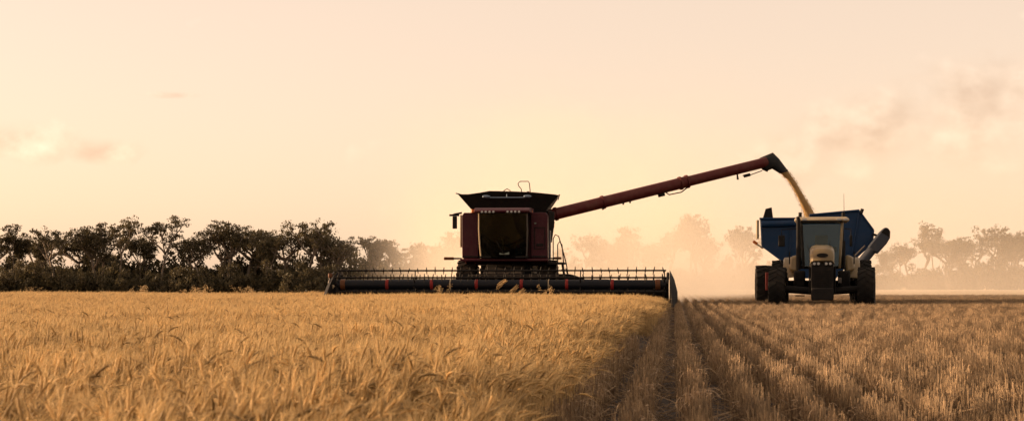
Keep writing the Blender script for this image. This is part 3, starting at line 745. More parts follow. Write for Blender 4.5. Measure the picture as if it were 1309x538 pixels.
    for sx in (-1, 1):
        rings = []
        for k in range(7):
            a = R(160 - 23 * k)
            y, z = 3.2 + 1.12 * -math.cos(a) * -1, 0.94 + 1.06 * math.sin(a)
            y = 3.2 + 1.10 * math.cos(a)
            rings.append([(sx * 0.86, y, z), (sx * 1.36, y, z - 0.03), (sx * 1.40, y, z - 0.12), (sx * 0.86, y, z - 0.07)])
        MB().loft(rings).build('rear_fender', M['beige'], t, smooth=50)
        MB().hexa([(sx * 0.84, 1.70, 1.35), (sx * 1.22, 1.75, 1.50), (sx * 1.22, 2.35, 1.50), (sx * 0.84, 2.4, 1.35), (sx * 0.86, 1.85, 2.06), (sx * 1.14, 1.95, 1.98), (sx * 1.14, 2.4, 1.98), (sx * 0.86, 2.4, 2.06)]).build('front_fender', M['beige'], t, 0.10)
        MB().box((sx * 0.80, 1.9, 1.15), (0.42, 1.3, 0.62)).build('fuel_tank', M['black'], t, 0.06)
        MB().tube([(sx * 1.16, 1.68, 1.70), (sx * 1.16, 1.68, 2.15)], 0.025, 6).build('marker_post', M['black'], t)
        MB().tube([(sx * 0.78, 1.95, 3.42), (sx * 0.78, 1.95, 3.60)], [0.07, 0.06], 10).build('beacon', M['black'], t)
    MB().box((0.62, 0.4, 1.10), (0.14, 0.2, 0.20)).build('tool_box', M['grey'], t, 0.02)
    MB().tube([(0.84, 3.4, 3.5), (0.83, 3.4, 4.35)], [0.012, 0.006], 6).build('antenna', M['black'], t)
    for k in range(3):
        MB().box((-0.78, 1.35, 0.55 + 0.30 * k), (0.34, 0.25, 0.04)).build('step', M['black'], t)
build_tractor(trac)

# ------------------------------------------------------------------ trees
def set_tint(me, cols):
    a = me.color_attributes.new('tint', 'FLOAT_COLOR', 'POINT')
    arr = np.ones((len(me.vertices), 4), dtype=np.float32); arr[:, :3] = cols
    a.data.foreach_set('color', arr.ravel())
def mesh_np(name, V, F, cols, mat):
    me = bpy.data.meshes.new(name)
    V = np.asarray(V, dtype=np.float32); F = np.asarray(F, dtype=np.int32)
    me.vertices.add(len(V)); me.vertices.foreach_set('co', V.ravel())
    k = F.shape[1]
    me.loops.add(F.size); me.loops.foreach_set('vertex_index', F.ravel())
    me.polygons.add(len(F)); me.polygons.foreach_set('loop_start', np.arange(0, F.size, k, dtype=np.int32))
    me.update(calc_edges=True); me.validate()
    set_tint(me, cols); me.materials.append(mat)
    return me
def leaf_cloud(rng, centres, radii, per, size, flat=0.6):
    """Leaf-sized quads spread through every puff of a crown."""
    V, C = [], []
    for (c, r) in zip(centres, radii):
        n = int(per * rng.uniform(0.7, 1.3))
        p = rng.normal(size=(n, 3)); p /= np.linalg.norm(p, axis=1)[:, None] + 1e-9
        p *= (rng.random(n) ** 0.45)[:, None] * r
        p[:, 2] *= flat
        p += c
        a = rng.normal(size=(n, 3)); a /= np.linalg.norm(a, axis=1)[:, None]
        a[:, 2] -= 0.5
        b = np.cross(a, rng.normal(size=(n, 3))); b /= np.linalg.norm(b, axis=1)[:, None] + 1e-9
        s = size * rng.uniform(0.6, 1.4, n)
        a *= s[:, None]; b *= (s * 0.5)[:, None]
        q = np.stack([p - a * 0.5, p + b * 0.5, p + a * 0.5, p - b * 0.5], axis=1)
        V.append(q.reshape(-1, 3))
        base = np.array([0.070, 0.058, 0.030]) * rng.uniform(0.75, 1.3)
        C.append(np.repeat(base[None, :] * rng.uniform(0.75, 1.3, (n, 1)), 4, axis=0))
    V = np.concatenate(V); C = np.concatenate(C)
    F = np.arange(len(V)).reshape(-1, 4)
    return V, F, C
def gum_tree(seed, h, spread, dense=1.0, bare=0.35, upright=0.6):
    rng = np.random.default_rng(seed); m = MB()
    tips, rad = [], []
    def limb(p, d, L, r, lev):
        pts = [p.copy()]; n = 4
        for i in range(n):
            d = (d + rng.normal(size=3) * 0.16 + np.array([0, 0, 0.06])); d /= np.linalg.norm(d)
            p = p + d * L / n; pts.append(p.copy())
        m.tube([Vector(q) for q in pts], [r * (1 - 0.45 * i / n) for i in range(n + 1)], 5 if lev else 7)
        if lev >= 2:
            for _ in range(3):
                tips.append(p + rng.normal(size=3) * np.array([0.42, 0.42, 0.30])); rad.append(rng.uniform(0.35, 0.95) * (0.7 + spread / 12))
            for q in (2, 3):
                tips.append(pts[q] + rng.normal(size=3) * 0.30); rad.append(rng.uniform(0.3, 0.65) * (0.7 + spread / 12))
            return
        k = rng.integers(4, 6)
        a0 = rng.uniform(0, 6.28)
        for j in range(k):
            a = a0 + j * 6.28 / k + rng.normal() * 0.35
            up = rng.uniform(0.5, 1.0) * upright / 0.6
            dd = np.array([math.cos(a), math.sin(a), up]) * np.array([1, 1, 1.0]); dd /= np.linalg.norm(dd)
            st = pts[-1] if j < k - 1 else pts[-2]
            limb(st.copy(), dd, L * rng.uniform(0.52, 0.78) * (1.0 if lev else 0.9), r * 0.55, lev + 1)
    nst = 1 if rng.random() < 0.55 else 2
    for s in range(nst):
        d = np.array([rng.normal() * 0.10 + (0.18 * (2 * s - 1) if nst > 1 else 0), rng.normal() * 0.1, 1.0]); d /= np.linalg.norm(d)
        limb(np.array([0.35 * s, 0, -0.15]), d, h * (bare + rng.uniform(0, 0.08)), h * 0.020 + 0.04, 0)
    T = np.array(tips); zs = np.percentile(T[:, 2], 93) + 0.3
    k = h / zs
    hx = max(0.1, np.abs(T[:, :2]).max())
    sx = min(1.2, spread / hx)
    S = np.array([sx, sx, k])
    m.v = [tuple(np.array(p) * S) for p in m.v]
    T = T * S
    keep_t = T[:, 2] < h + 0.25
    T = T[keep_t]; rad = np.array(rad)[keep_t]
    V, F, C = leaf_cloud(rng, T, rad, 21 * dense, 0.31)
    trunk = bpy.data.meshes.new('trunk'); trunk.from_pydata(m.v, [], m.f); trunk.materials.append(M['bark'])
    trunk.polygons.foreach_set('use_smooth', [True] * len(trunk.polygons))
    return trunk, mesh_np('crown', V, F, C, M['leaf'])
PROTO = {'tall': [gum_tree(11, 12, 3.2, 1.0, 0.40, 0.8), gum_tree(12, 12, 3.0, 0.8, 0.42, 0.8)],
         'round': [gum_tree(s, 11, 4.2, 1.25, 0.30, 0.55) for s in (21, 22, 23, 24, 25)],
         'wide': [gum_tree(s, 10, 5.2, 1.1, 0.28, 0.40) for s in (31, 32, 33)],
         'thin': [gum_tree(s, 10.5, 2.2, 0.7, 0.42, 0.7) for s in (41, 42)]}
PH = {'tall': 12, 'round': 11, 'wide': 10, 'thin': 10.5}
ONES = 'first second third fourth fifth sixth seventh eighth ninth tenth eleventh twelfth thirteenth fourteenth fifteenth sixteenth seventeenth eighteenth nineteenth'.split()
ORD = ONES + ['twentieth'] + ['twenty-' + q for q in ONES[:9]] + ['thirtieth'] + ['thirty-' + q for q in ONES[:9]]
LOOK = {'tall': 'tall gum tree with open crown', 'round': 'broad gum tree with rounded crown', 'wide': 'wide spreading gum tree', 'thin': 'slender sparse gum tree'}
def put_tree(px, top, Y, kind, var, label, group, wk=1.0):
    p = at(px, top, Y)
    tr, cr = PROTO[kind][var % len(PROTO[kind])]
    zb = dip(p.x, Y)
    e = empty('gum_tree', (p.x, Y, zb), random.Random(px * 7 + var).uniform(0, 6.28))
    s = (p.z - zb) / PH[kind]; e.scale = (s * wk, s * wk, s)
    for nm, me in (('trunk', tr), ('crown', cr)):
        o = bpy.data.objects.new(nm, me); col.objects.link(o); o.parent = e
    tag(e, label, 'tree', group)
left = [(-12, 303, 300, 'round', 3), (22, 290, 300, 'thin', 0), (48, 305, 305, 'round', 0), (70, 292, 295, 'round', 1), (103, 300, 310, 'wide', 0), (128, 288, 300, 'round', 2), (150, 281, 296, 'tall', 1), (178, 304, 306, 'round', 0), (205, 279, 298, 'tall', 0), (232, 302, 308, 'wide', 1), (258, 306, 296, 'round', 1), (290, 286, 300, 'round', 2), (318, 293, 306, 'wide', 0), (345, 306, 296, 'round', 0), (372, 297, 304, 'wide', 1), (396, 283, 298, 'round', 1), (420, 295, 306, 'round', 2), (440, 305, 298, 'wide', 0), (478, 305, 302, 'round', 0), (500, 308, 298, 'thin', 1), (524, 312, 306, 'round', 1), (552, 318, 300, 'round', 2), (580, 299, 304, 'tall', 0)]
for i, (px, top, Y, kd, v) in enumerate(left):
    put_tree(px, top, Y, kd, v, f'dark {LOOK[kd]}, {ORD[i]} from the left end of the treeline', 'gum trees of the dark treeline', 1.15)
right = [(745, 300, 305, 'round', 1), (772, 312, 310, 'wide', 1), (802, 292, 300, 'thin', 1), (836, 312, 306, 'round', 2), (880, 277, 300, 'round', 0), (908, 306, 304, 'wide', 0), (930, 330, 300, 'thin', 0), (958, 292, 292, 'round', 2), (1135, 322, 306, 'round', 0), (1165, 312, 300, 'wide', 1), (1196, 287, 302, 'tall', 1), (1226, 305, 308, 'round', 2), (1262, 290, 300, 'round', 1), (1292, 300, 304, 'wide', 0), (1320, 296, 300, 'round', 2),
         (724, 318, 298, 'wide', 2), (760, 305, 312, 'round', 3), (788, 314, 296, 'wide', 0), (820, 314, 312, 'round', 4), (857, 296, 296, 'round', 3), (895, 288, 310, 'wide', 2), (1112, 338, 300, 'wide', 2), (1150, 318, 312, 'round', 4), (1181, 298, 310, 'round', 3), (1210, 306, 296, 'wide', 0), (1244, 308, 312, 'round', 4), (1278, 298, 310, 'wide', 2), (1306, 306, 296, 'round', 3)]
right.sort()
for i, (px, top, Y, kd, v) in enumerate(right):
    put_tree(px, top, Y, kd, v, f'{LOOK[kd]} fading in dust, {ORD[i]} from the harvester going right', 'gum trees behind the dust')
def bush_mesh(seed):
    rng = np.random.default_rng(seed)
    n = 46
    c = rng.normal(size=(n, 3)) * np.array([1.7, 1.2, 1.0]); c[:, 2] = np.abs(c[:, 2]) * 1.15 + 0.45
    c[:, 2] = np.minimum(c[:, 2], 4.2)
    V, F, C = leaf_cloud(rng, c, rng.uniform(0.6, 1.05, n), 75, 0.40, 0.9)
    m = MB()
    for k in range(6):
        p = c[k]
        m.tube([(0.1 * k - 0.25, 0, -0.1), (p[0] * 0.4, p[1] * 0.4, p[2] * 0.5), tuple(p)], [0.07, 0.05, 0.02], 5)
    st = bpy.data.meshes.new('stem'); st.from_pydata(m.v, [], m.f); st.materials.append(M['bark'])
    return st, mesh_np('foliage', V, F, C, M['leaf'])
BUSH = [bush_mesh(s) for s in (61, 62, 63, 64)]
rb = random.Random(19)
def put_bush(px, Y, s, label, group):
    p = at(px, 366, Y); st, fo = BUSH[rb.randrange(4)]
    e = empty('understorey_bush', (p.x, Y, dip(p.x, Y)), rb.uniform(0, 6.28)); e.scale = (s, s, s * rb.uniform(0.9, 1.25))
    for nm, me in (('stem', st), ('foliage', fo)):
        o = bpy.data.objects.new(nm, me); col.objects.link(o); o.parent = e
    tag(e, label, 'bush', group)
for px in range(-20, 580, 15):
    for Y, s in ((290, 1.05), (312, 1.65)):
        put_bush(px + rb.uniform(-6, 6), Y + rb.uniform(-4, 4), s * rb.uniform(0.85, 1.15), 'dense dark bush filling the space under the gum trees behind the wheat', 'bushes under the dark treeline')
for px in list(range(716, 960, 24)) + list(range(1120, 1345, 22)):
    put_bush(px + rb.uniform(-9, 9), 304 + rb.uniform(-6, 6), rb.uniform(0.8, 1.5), 'low bush under the gum trees veiled by dust', 'bushes in the dust')

# ------------------------------------------------------------------ scattered crop
def scatter(name, P, ROT, SC, IDX, protos):
    me = bpy.data.meshes.new(name)
    n = len(P)
    me.vertices.add(n); me.vertices.foreach_set('co', np.asarray(P, dtype=np.float32).ravel())
    for nm, arr in (('rot', ROT), ('scl', SC)):
        a = me.attributes.new(nm, 'FLOAT_VECTOR', 'POINT'); a.data.foreach_set('vector', np.asarray(arr, dtype=np.float32).ravel())
    a = me.attributes.new('pick', 'INT', 'POINT'); a.data.foreach_set('value', np.asarray(IDX, dtype=np.int32))
    o = bpy.data.objects.new(name, me); col.objects.link(o)
    c = bpy.data.collections.new(name + '_tufts')
    for i, pm in enumerate(protos):
        c.objects.link(bpy.data.objects.new(f'{name}_tuft_{i:02d}', pm))
    ng = bpy.data.node_groups.new(name, 'GeometryNodeTree')
    ng.interface.new_socket('Geometry', in_out='INPUT', socket_type='NodeSocketGeometry')
    ng.interface.new_socket('Geometry', in_out='OUTPUT', socket_type='NodeSocketGeometry')
    N, Lk = ng.nodes, ng.links
    gi, go = N.new('NodeGroupInput'), N.new('NodeGroupOutput')
    ip = N.new('GeometryNodeInstanceOnPoints'); ci = N.new('GeometryNodeCollectionInfo')
    ci.inputs['Collection'].default_value = c; ci.inputs['Separate Children'].default_value = True; ci.inputs['Reset Children'].default_value = True
    def attr(nm, ty):
        a = N.new('GeometryNodeInputNamedAttribute'); a.data_type = ty; a.inputs['Name'].default_value = nm; return a.outputs['Attribute']
    er = N.new('FunctionNodeEulerToRotation')
    Lk.new(attr('rot', 'FLOAT_VECTOR'), er.inputs[0]); Lk.new(er.outputs[0], ip.inputs['Rotation'])
    Lk.new(attr('scl', 'FLOAT_VECTOR'), ip.inputs['Scale']); Lk.new(attr('pick', 'INT'), ip.inputs['Instance Index'])
    ip.inputs['Pick Instance'].default_value = True
    Lk.new(gi.outputs[0], ip.inputs['Points']); Lk.new(ci.outputs[0], ip.inputs['Instance']); Lk.new(ip.outputs[0], go.inputs[0])
    md = o.modifiers.new('scatter', 'NODES'); md.node_group = ng
    return o
def noise2(x, y, seed):
    r = np.random.default_rng(seed); out = np.zeros_like(x)
    for k in range(7):
        f = 0.25 * 1.7 ** k; a = r.uniform(0, 6.28); ph = r.uniform(0, 6.28)
        out += np.sin((x * math.cos(a) + y * math.sin(a)) * f * 2.2 + ph + 1.3 * np.sin(y * f * 0.9 + ph * 2)) / 1.5 ** k
    return out / 2.2

class NB:      # quick triangle / quad soup with colours
    def __init__(s): s.V = []; s.F = []; s.C = []; s.n = 0
    def strip(s, A, B, c):                     # two poly-lines -> quads
        k = len(A); s.V += [A, B]; o = s.n
        i = np.arange(k - 1)
        s.F.append(np.stack([o + i, o + i + 1, o + k + i + 1, o + k + i], axis=1))
        s.C.append(np.repeat(np.asarray(c)[None, :], 2 * k, axis=0)); s.n += 2 * k
    def rings(s, P, U, W, r, m, c):
        k = len(P); ang = np.arange(m) * 2 * math.pi / m
        v = P[:, None, :] + (U[:, None, :] * np.cos(ang)[None, :, None] + W[:, None, :] * np.sin(ang)[None, :, None]) * r[:, None, None]
        o = s.n; s.V.append(v.reshape(-1, 3))
        i, j = np.meshgrid(np.arange(k - 1), np.arange(m), indexing='ij'); j2 = (j + 1) % m
        s.F.append(np.stack([o + i * m + j, o + i * m + j2, o + (i + 1) * m + j2, o + (i + 1) * m + j], axis=-1).reshape(-1, 4))
        s.C.append(np.repeat(np.asarray(c)[None, :], k * m, axis=0)); s.n += k * m
    def mesh(s, name, mat):
        return mesh_np(name, np.concatenate(s.V), np.concatenate(s.F), np.concatenate(s.C), mat)

def frame_of(P):
    T = np.gradient(P, axis=0); T /= np.linalg.norm(T, axis=1)[:, None]
    U = np.cross(T, np.array([0.3, 1.0, 0.1])); U /= np.linalg.norm(U, axis=1)[:, None]
    return T, U, np.cross(T, U)
def wheat_plant(nb, rng, x, y, h):
    tone = rng.uniform(0.78, 1.15) if rng.random() > 0.12 else rng.uniform(0.42, 0.62)  # some plants coloured darker to stand in for ears in shadow
    stem_c = np.array([0.57, 0.40, 0.185]) * tone; ear_c = np.array([0.48, 0.315, 0.125]) * tone * rng.uniform(0.85, 1.15)
    az = rng.normal(0.1, 1.3)                                 # lean mostly down wind
    d = np.array([math.cos(az), math.sin(az), 0.0])
    lean = rng.uniform(0.01, 0.15)
    n = 6; t = np.linspace(0, 1, n)
    P = np.stack([x + d[0] * lean * h * t ** 2, y + d[1] * lean * h * t ** 2, h * t * (1 - 0.1 * lean * t)], axis=1)
    T, U, W = frame_of(P)
    nb.rings(P[1:], U[1:], W[1:], np.full(n - 1, 0.0021), 3, stem_c)
    # ear: nods over by its own amount
    droop = rng.choice([rng.uniform(0.0, 0.5), rng.uniform(0.5, 1.6), rng.uniform(1.2, 2.6)], p=[0.35, 0.4, 0.25])
    L = rng.uniform(0.060, 0.085); k = 9
    a0 = math.atan2(2 * lean, 1.0); s = np.linspace(0, 1, k)
    neck = 4; tot = 0.055 + L; ss = np.linspace(0, tot, neck + k)
    ang = a0 + droop * np.clip(ss / tot, 0, 1) ** 0.8
    step = tot / (neck + k - 1)
    q = np.cumsum(np.stack([np.sin(ang), np.cos(ang)], axis=1) * step, axis=0)
    E = P[-1][None, :] + np.stack([d[0] * q[:, 0], d[1] * q[:, 0], q[:, 1]], axis=1)
    T, U, W = frame_of(E)
    nb.rings(E[:neck + 1], U[:neck + 1], W[:neck + 1], np.full(neck + 1, 0.0017), 3, stem_c)
    e, te, ue, we = E[neck:], T[neck:], U[neck:], W[neck:]
    prof = np.array([0.35, 0.95, 0.72, 1.0, 0.75, 0.95, 0.65, 0.7, 0.2]) * rng.uniform(0.0060, 0.0078)
    nb.rings(e, ue, we, prof, 5, ear_c)
    # awns
    na = 12
    for j in range(na):
        i = min(k - 1, 1 + int(j * 0.65)); a = j * 2.4
        side = ue[i] * math.cos(a) + we[i] * math.sin(a)
        b0 = e[i] + side * 0.004
        tip = b0 + te[i] * rng.uniform(0.05, 0.085) + side * rng.uniform(0.012, 0.03)
        wv = np.cross(te[i], side); wv /= np.linalg.norm(wv) + 1e-9
        nb.strip(np.array([b0 - wv * 0.0011, tip]), np.array([b0 + wv * 0.0011, tip + wv * 0.0003]), stem_c * 1.08)
    # dry leaves
    for _ in range(rng.integers(1, 3)):
        z = rng.uniform(0.25, 0.66); i = z * (n - 1); p = P[int(i)] * (1 - i % 1) + P[min(n - 1, int(i) + 1)] * (i % 1)
        a = rng.uniform(0, 6.28); ll = rng.uniform(0.10, 0.20); u = np.linspace(0, 1, 5)
        lz = 0.06 * u - 0.16 * u ** 2 * rng.uniform(0.5, 1.4)
        A = np.stack([p[0] + math.cos(a) * ll * u * 0.7, p[1] + math.sin(a) * ll * u * 0.7, p[2] + lz], axis=1)
        wd = (0.0034 * (1 - u ** 2) + 0.0005)[:, None]; sv = np.array([-math.sin(a), math.cos(a), 0.3])
        nb.strip(A - sv * wd, A + sv * wd, stem_c * rng.uniform(0.8, 1.1))
PATCH = 0.30
def wheat_tuft(seed, n=30):
    rng = np.random.default_rng(seed); nb = NB()
    for _ in range(n):
        wheat_plant(nb, rng, rng.uniform(-0.18, 0.18), rng.uniform(-0.18, 0.18), rng.normal(0.515, 0.035))
    return nb.mesh('wheat_tuft', M['wheat'])
wheat_protos = [wheat_tuft(100 + s) for s in range(12)]
rng = np.random.default_rng(77)
xs, ys = np.meshgrid(np.arange(-36.3, -0.30, PATCH), np.arange(1.9, 70, PATCH))
xs, ys = xs.ravel(), ys.ravel()
edge_x = -0.76 + 0.31 * np.minimum(ys / 58, 1)      # the last pass drifted a little against the rows
keep = (xs > -0.43 * ys - 2.0) & (xs < edge_x) & ~((ys > 59.2) & (xs > -12.4))
xs, ys = xs[keep], ys[keep]
xs = xs + rng.uniform(-0.10, 0.10, len(xs)); ys = ys + rng.uniform(-0.10, 0.10, len(ys))
hz = 0.885 + 0.080 * noise2(xs, ys, 3) + rng.normal(0, 0.04, len(xs))
n = len(xs)
P = np.stack([xs, ys, np.full(n, -0.01)], axis=1)
ROT = np.stack([rng.normal(0, 0.05, n), rng.normal(0.03, 0.05, n) + 0.11 * noise2(xs * 0.7, ys * 0.7, 9), rng.uniform(-0.9, 0.9, n)], axis=1)
edge_x = -0.76 + 0.31 * np.minimum(ys / 58, 1)
ed = (xs > edge_x - 0.5) & (ys > 3.5)                                     # the open edge flops over the cut
ROT[ed, 1] += rng.uniform(0.0, 0.20, ed.sum())
hz = np.where(ed, hz * (0.98 - 0.13 * np.clip((xs - edge_x + 0.5) / 0.5, 0, 1)) * rng.uniform(0.92, 1.04, n), hz)
SC = np.stack([np.full(n, 1.0), np.full(n, 1.0), hz], axis=1)
tag(scatter('wheat_crop', P, ROT, SC, rng.integers(0, 12, n), wheat_protos), 'ripe golden wheat standing in front of the harvester', 'wheat', kind='stuff')

# stubble
def stubble_tuft(seed):
    rng = np.random.default_rng(seed); nb = NB()
    for _ in range(120):
        x, y = rng.normal(0, 0.034), rng.uniform(-0.27, 0.27)
        h = rng.normal(0.265, 0.04); az = rng.uniform(0, 6.28); ln = abs(rng.normal(0, 0.08))
        if rng.random() < 0.03: ln = rng.uniform(0.5, 1.2)
        c = np.array([0.345, 0.240, 0.138]) * rng.uniform(0.45, 1.3)
        P = np.array([[x, y, 0], [x + math.cos(az) * ln * h * 0.4, y + math.sin(az) * ln * h * 0.4, h * 0.55], [x + math.cos(az) * ln * h, y + math.sin(az) * ln * h, h * (1 - 0.3 * min(ln, 1))]])
        T, U, W = frame_of(P)
        nb.rings(P, U, W, np.array([0.0028, 0.0026, 0.0024]), 3, c)
        if rng.random() < 0.35:
            a = rng.uniform(0, 6.28); z = rng.uniform(0.08, h); u = np.linspace(0, 1, 4); ll = rng.uniform(0.05, 0.14)
            A = np.stack([x + math.cos(a) * ll * u, y + math.sin(a) * ll * u, z + 0.05 * u - 0.10 * u ** 2], axis=1)
            wd = (0.004 * (1 - u) + 0.0008)[:, None]; sv = np.array([-math.sin(a), math.cos(a), 0.2])
            nb.strip(A - sv * wd, A + sv * wd, c * 1.05)
    return nb.mesh('stubble_tuft', M['stubble'])
def litter_tuft(seed):
    rng = np.random.default_rng(seed); nb = NB()
    for _ in range(22):
        x, y, z = rng.uniform(-0.2, 0.2), rng.uniform(-0.25, 0.25), abs(rng.normal(0.01, 0.015))
        a = rng.uniform(0, 6.28); L = rng.uniform(0.05, 0.2); d = np.array([math.cos(a), math.sin(a), rng.normal(0, 0.15)])
        P = np.array([x, y, z]) + np.outer(np.linspace(0, L, 3), d); P[:, 2] = np.abs(P[:, 2])
        T, U, W = frame_of(P)
        nb.rings(P, U, W, np.full(3, 0.0024), 3, np.array([0.28, 0.19, 0.10]) * rng.uniform(0.6, 1.1))
    return nb.mesh('litter_tuft', M['stubble'])
sp = [stubble_tuft(300 + s) for s in range(10)] + [litter_tuft(340 + s) for s in range(4)]
rng = np.random.default_rng(5)
rows = np.arange(-0.59, 30, ROW)
xs, ys = np.meshgrid(rows, np.arange(2.0, 110, 0.46))
xs, ys = xs.ravel(), ys.ravel()
keep = (xs < 0.235 * ys + 2.5) & (xs > -0.76 + 0.31 * np.minimum(ys / 58, 1) + 0.04)
xs, ys = xs[keep], ys[keep]
far = ys > 60
xs2, ys2 = np.meshgrid(np.arange(-12.2, -0.2, ROW), np.arange(61.5, 80, 0.6))      # cut swath behind the header
xs = np.concatenate([xs, xs2.ravel()]); ys = np.concatenate([ys, ys2.ravel()])
n = len(xs)
wob = 0.010 * noise2(xs * 3, ys * 0.5, 21)
jx = np.where(xs > 8.0, 0.03, 0.010)
P1 = np.stack([xs + wob + rng.normal(0, 1, n) * jx, ys + rng.uniform(-0.1, 0.1, n), np.full(n, -0.01)], axis=1)
sc1 = np.stack([np.full(n, 1.0) + (xs > 8.0) * 0.4, np.ones(n), 1.0 + 0.10 * noise2(xs, ys, 31) + rng.normal(0, 0.06, n)], axis=1)
rot1 = np.stack([rng.normal(0, 0.04, n), rng.normal(0.02, 0.04, n), rng.choice([0, math.pi], n) + rng.normal(0, 0.08, n)], axis=1)
ok = rng.random(n) > 0.03
lit_m = ys < 40
nl = lit_m.sum()
P2 = np.stack([xs[lit_m] + ROW / 2 + rng.normal(0, 0.04, nl), ys[lit_m] + rng.uniform(-0.2, 0.2, nl), np.full(nl, 0.0)], axis=1)
PP = np.concatenate([P1[ok], P2]); RR_ = np.concatenate([rot1[ok], np.stack([np.zeros(nl), np.zeros(nl), rng.uniform(0, 6.28, nl)], axis=1)])
SS = np.concatenate([sc1[ok], np.ones((nl, 3))]); II = np.concatenate([rng.integers(0, 10, ok.sum()), rng.integers(10, 14, nl)])
tag(scatter('wheat_stubble', PP, RR_, SS, II, sp), 'cut wheat stubble standing in straight rows beside the crop', 'stubble', kind='stuff')

# green weeds coming up through the stubble
def weed_tuft(seed):
    rng = np.random.default_rng(seed); nb = NB()
    for _ in range(40):
        a = rng.uniform(0, 6.28); L = rng.uniform(0.08, 0.2); x, y = rng.normal(0, 0.07, 2); z = rng.uniform(0.02, 0.2)
        u = np.linspace(0, 1, 5)
        A = np.stack([x + math.cos(a) * L * u, y + math.sin(a) * L * u, z + L * (0.8 * u - 0.9 * u ** 2)], axis=1)
        wd = (0.011 * np.sin(math.pi * np.clip(u, 0.05, 0.97)))[:, None]; sv = np.array([-math.sin(a), math.cos(a), 0.25])
        nb.strip(A - sv * wd, A + sv * wd, np.array([0.055, 0.055, 0.028]) * rng.uniform(0.6, 1.2))
    return nb.mesh('weed_tuft', M['weed'])
wp = [weed_tuft(400 + s) for s in range(4)]
rng = np.random.default_rng(15)
wx = rng.uniform(1.8, 17, 2600); wy = rng.uniform(8, 60, 2600)
k_ = (wx < 0.235 * wy + 1) & (noise2(wx * 1.3, wy * 0.6, 44) > 0.35)
wx, wy = wx[k_], wy[k_]; n = len(wx)
tag(scatter('weeds', np.stack([wx, wy, np.zeros(n)], axis=1), np.stack([np.zeros(n), np.zeros(n), rng.uniform(0, 6.28, n)], axis=1), np.repeat(rng.uniform(0.6, 1.0, n)[:, None], 3, axis=1), rng.integers(0, 4, n), wp), 'green weeds growing up between the stubble stalks', 'weeds', kind='stuff')

# taller wild oats that stick out above the wheat
def oat_mesh(seed):
    rng = np.random.default_rng(seed); nb = NB()
    for k in range(5):
        x, y = rng.normal(0, 0.10, 2); h = rng.uniform(0.85, 1.08); ln = rng.normal(0, 0.12)
        P = np.stack([x + ln * np.linspace(0, 1, 6) ** 2 * h, np.full(6, y), np.linspace(0, h, 6)], axis=1)
        T, U, W = frame_of(P); c = np.array([0.55, 0.40, 0.20]) * rng.uniform(0.9, 1.15)
        nb.rings(P, U, W, np.full(6, 0.0025), 3, c)
        for j in range(12):
            z = h * rng.uniform(0.78, 1.0); a = rng.uniform(0, 6.28); L = rng.uniform(0.03, 0.09)
            b = np.array([x + ln * (z / h) ** 2 * h, y, z]); e = b + np.array([math.cos(a) * L, math.sin(a) * L, rng.uniform(-0.02, 0.05)])
            nb.strip(np.array([b, e]), np.array([b + [0, 0, 0.002], e + [0, 0, 0.002]]), c)
            q = np.stack([e, e + [0.002, 0, -0.015], e + [0.003, 0, -0.035]])
            nb.rings(q, np.repeat([[1.0, 0, 0]], 3, 0), np.repeat([[0, 1.0, 0]], 3, 0), np.array([0.002, 0.007, 0.001]), 4, c * 1.1)
    return nb.mesh('stalks', M['wheat'])
OAT = [oat_mesh(s) for s in (501, 502, 503)]
ro = random.Random(3)
oats = [(170, 44), (183, 50), (240, 44), (252, 48), (263, 50), (310, 52), (322, 48), (39, 56), (566, 54), (700, 55)]
for i, (px, Y) in enumerate(oats):
    p = at(px, 374, Y)
    o = bpy.data.objects.new('wild_oat', OAT[i % 3]); col.objects.link(o); o.location = (p.x, Y, 0); o.rotation_euler = (0, 0, ro.uniform(0, 6.28)); o.scale = (1, 1, ro.uniform(0.82, 0.95))
    tag(o, 'thin pale wild oat clump sticking up just above the top of the wheat', 'wild oats', 'wild oats above the wheat')

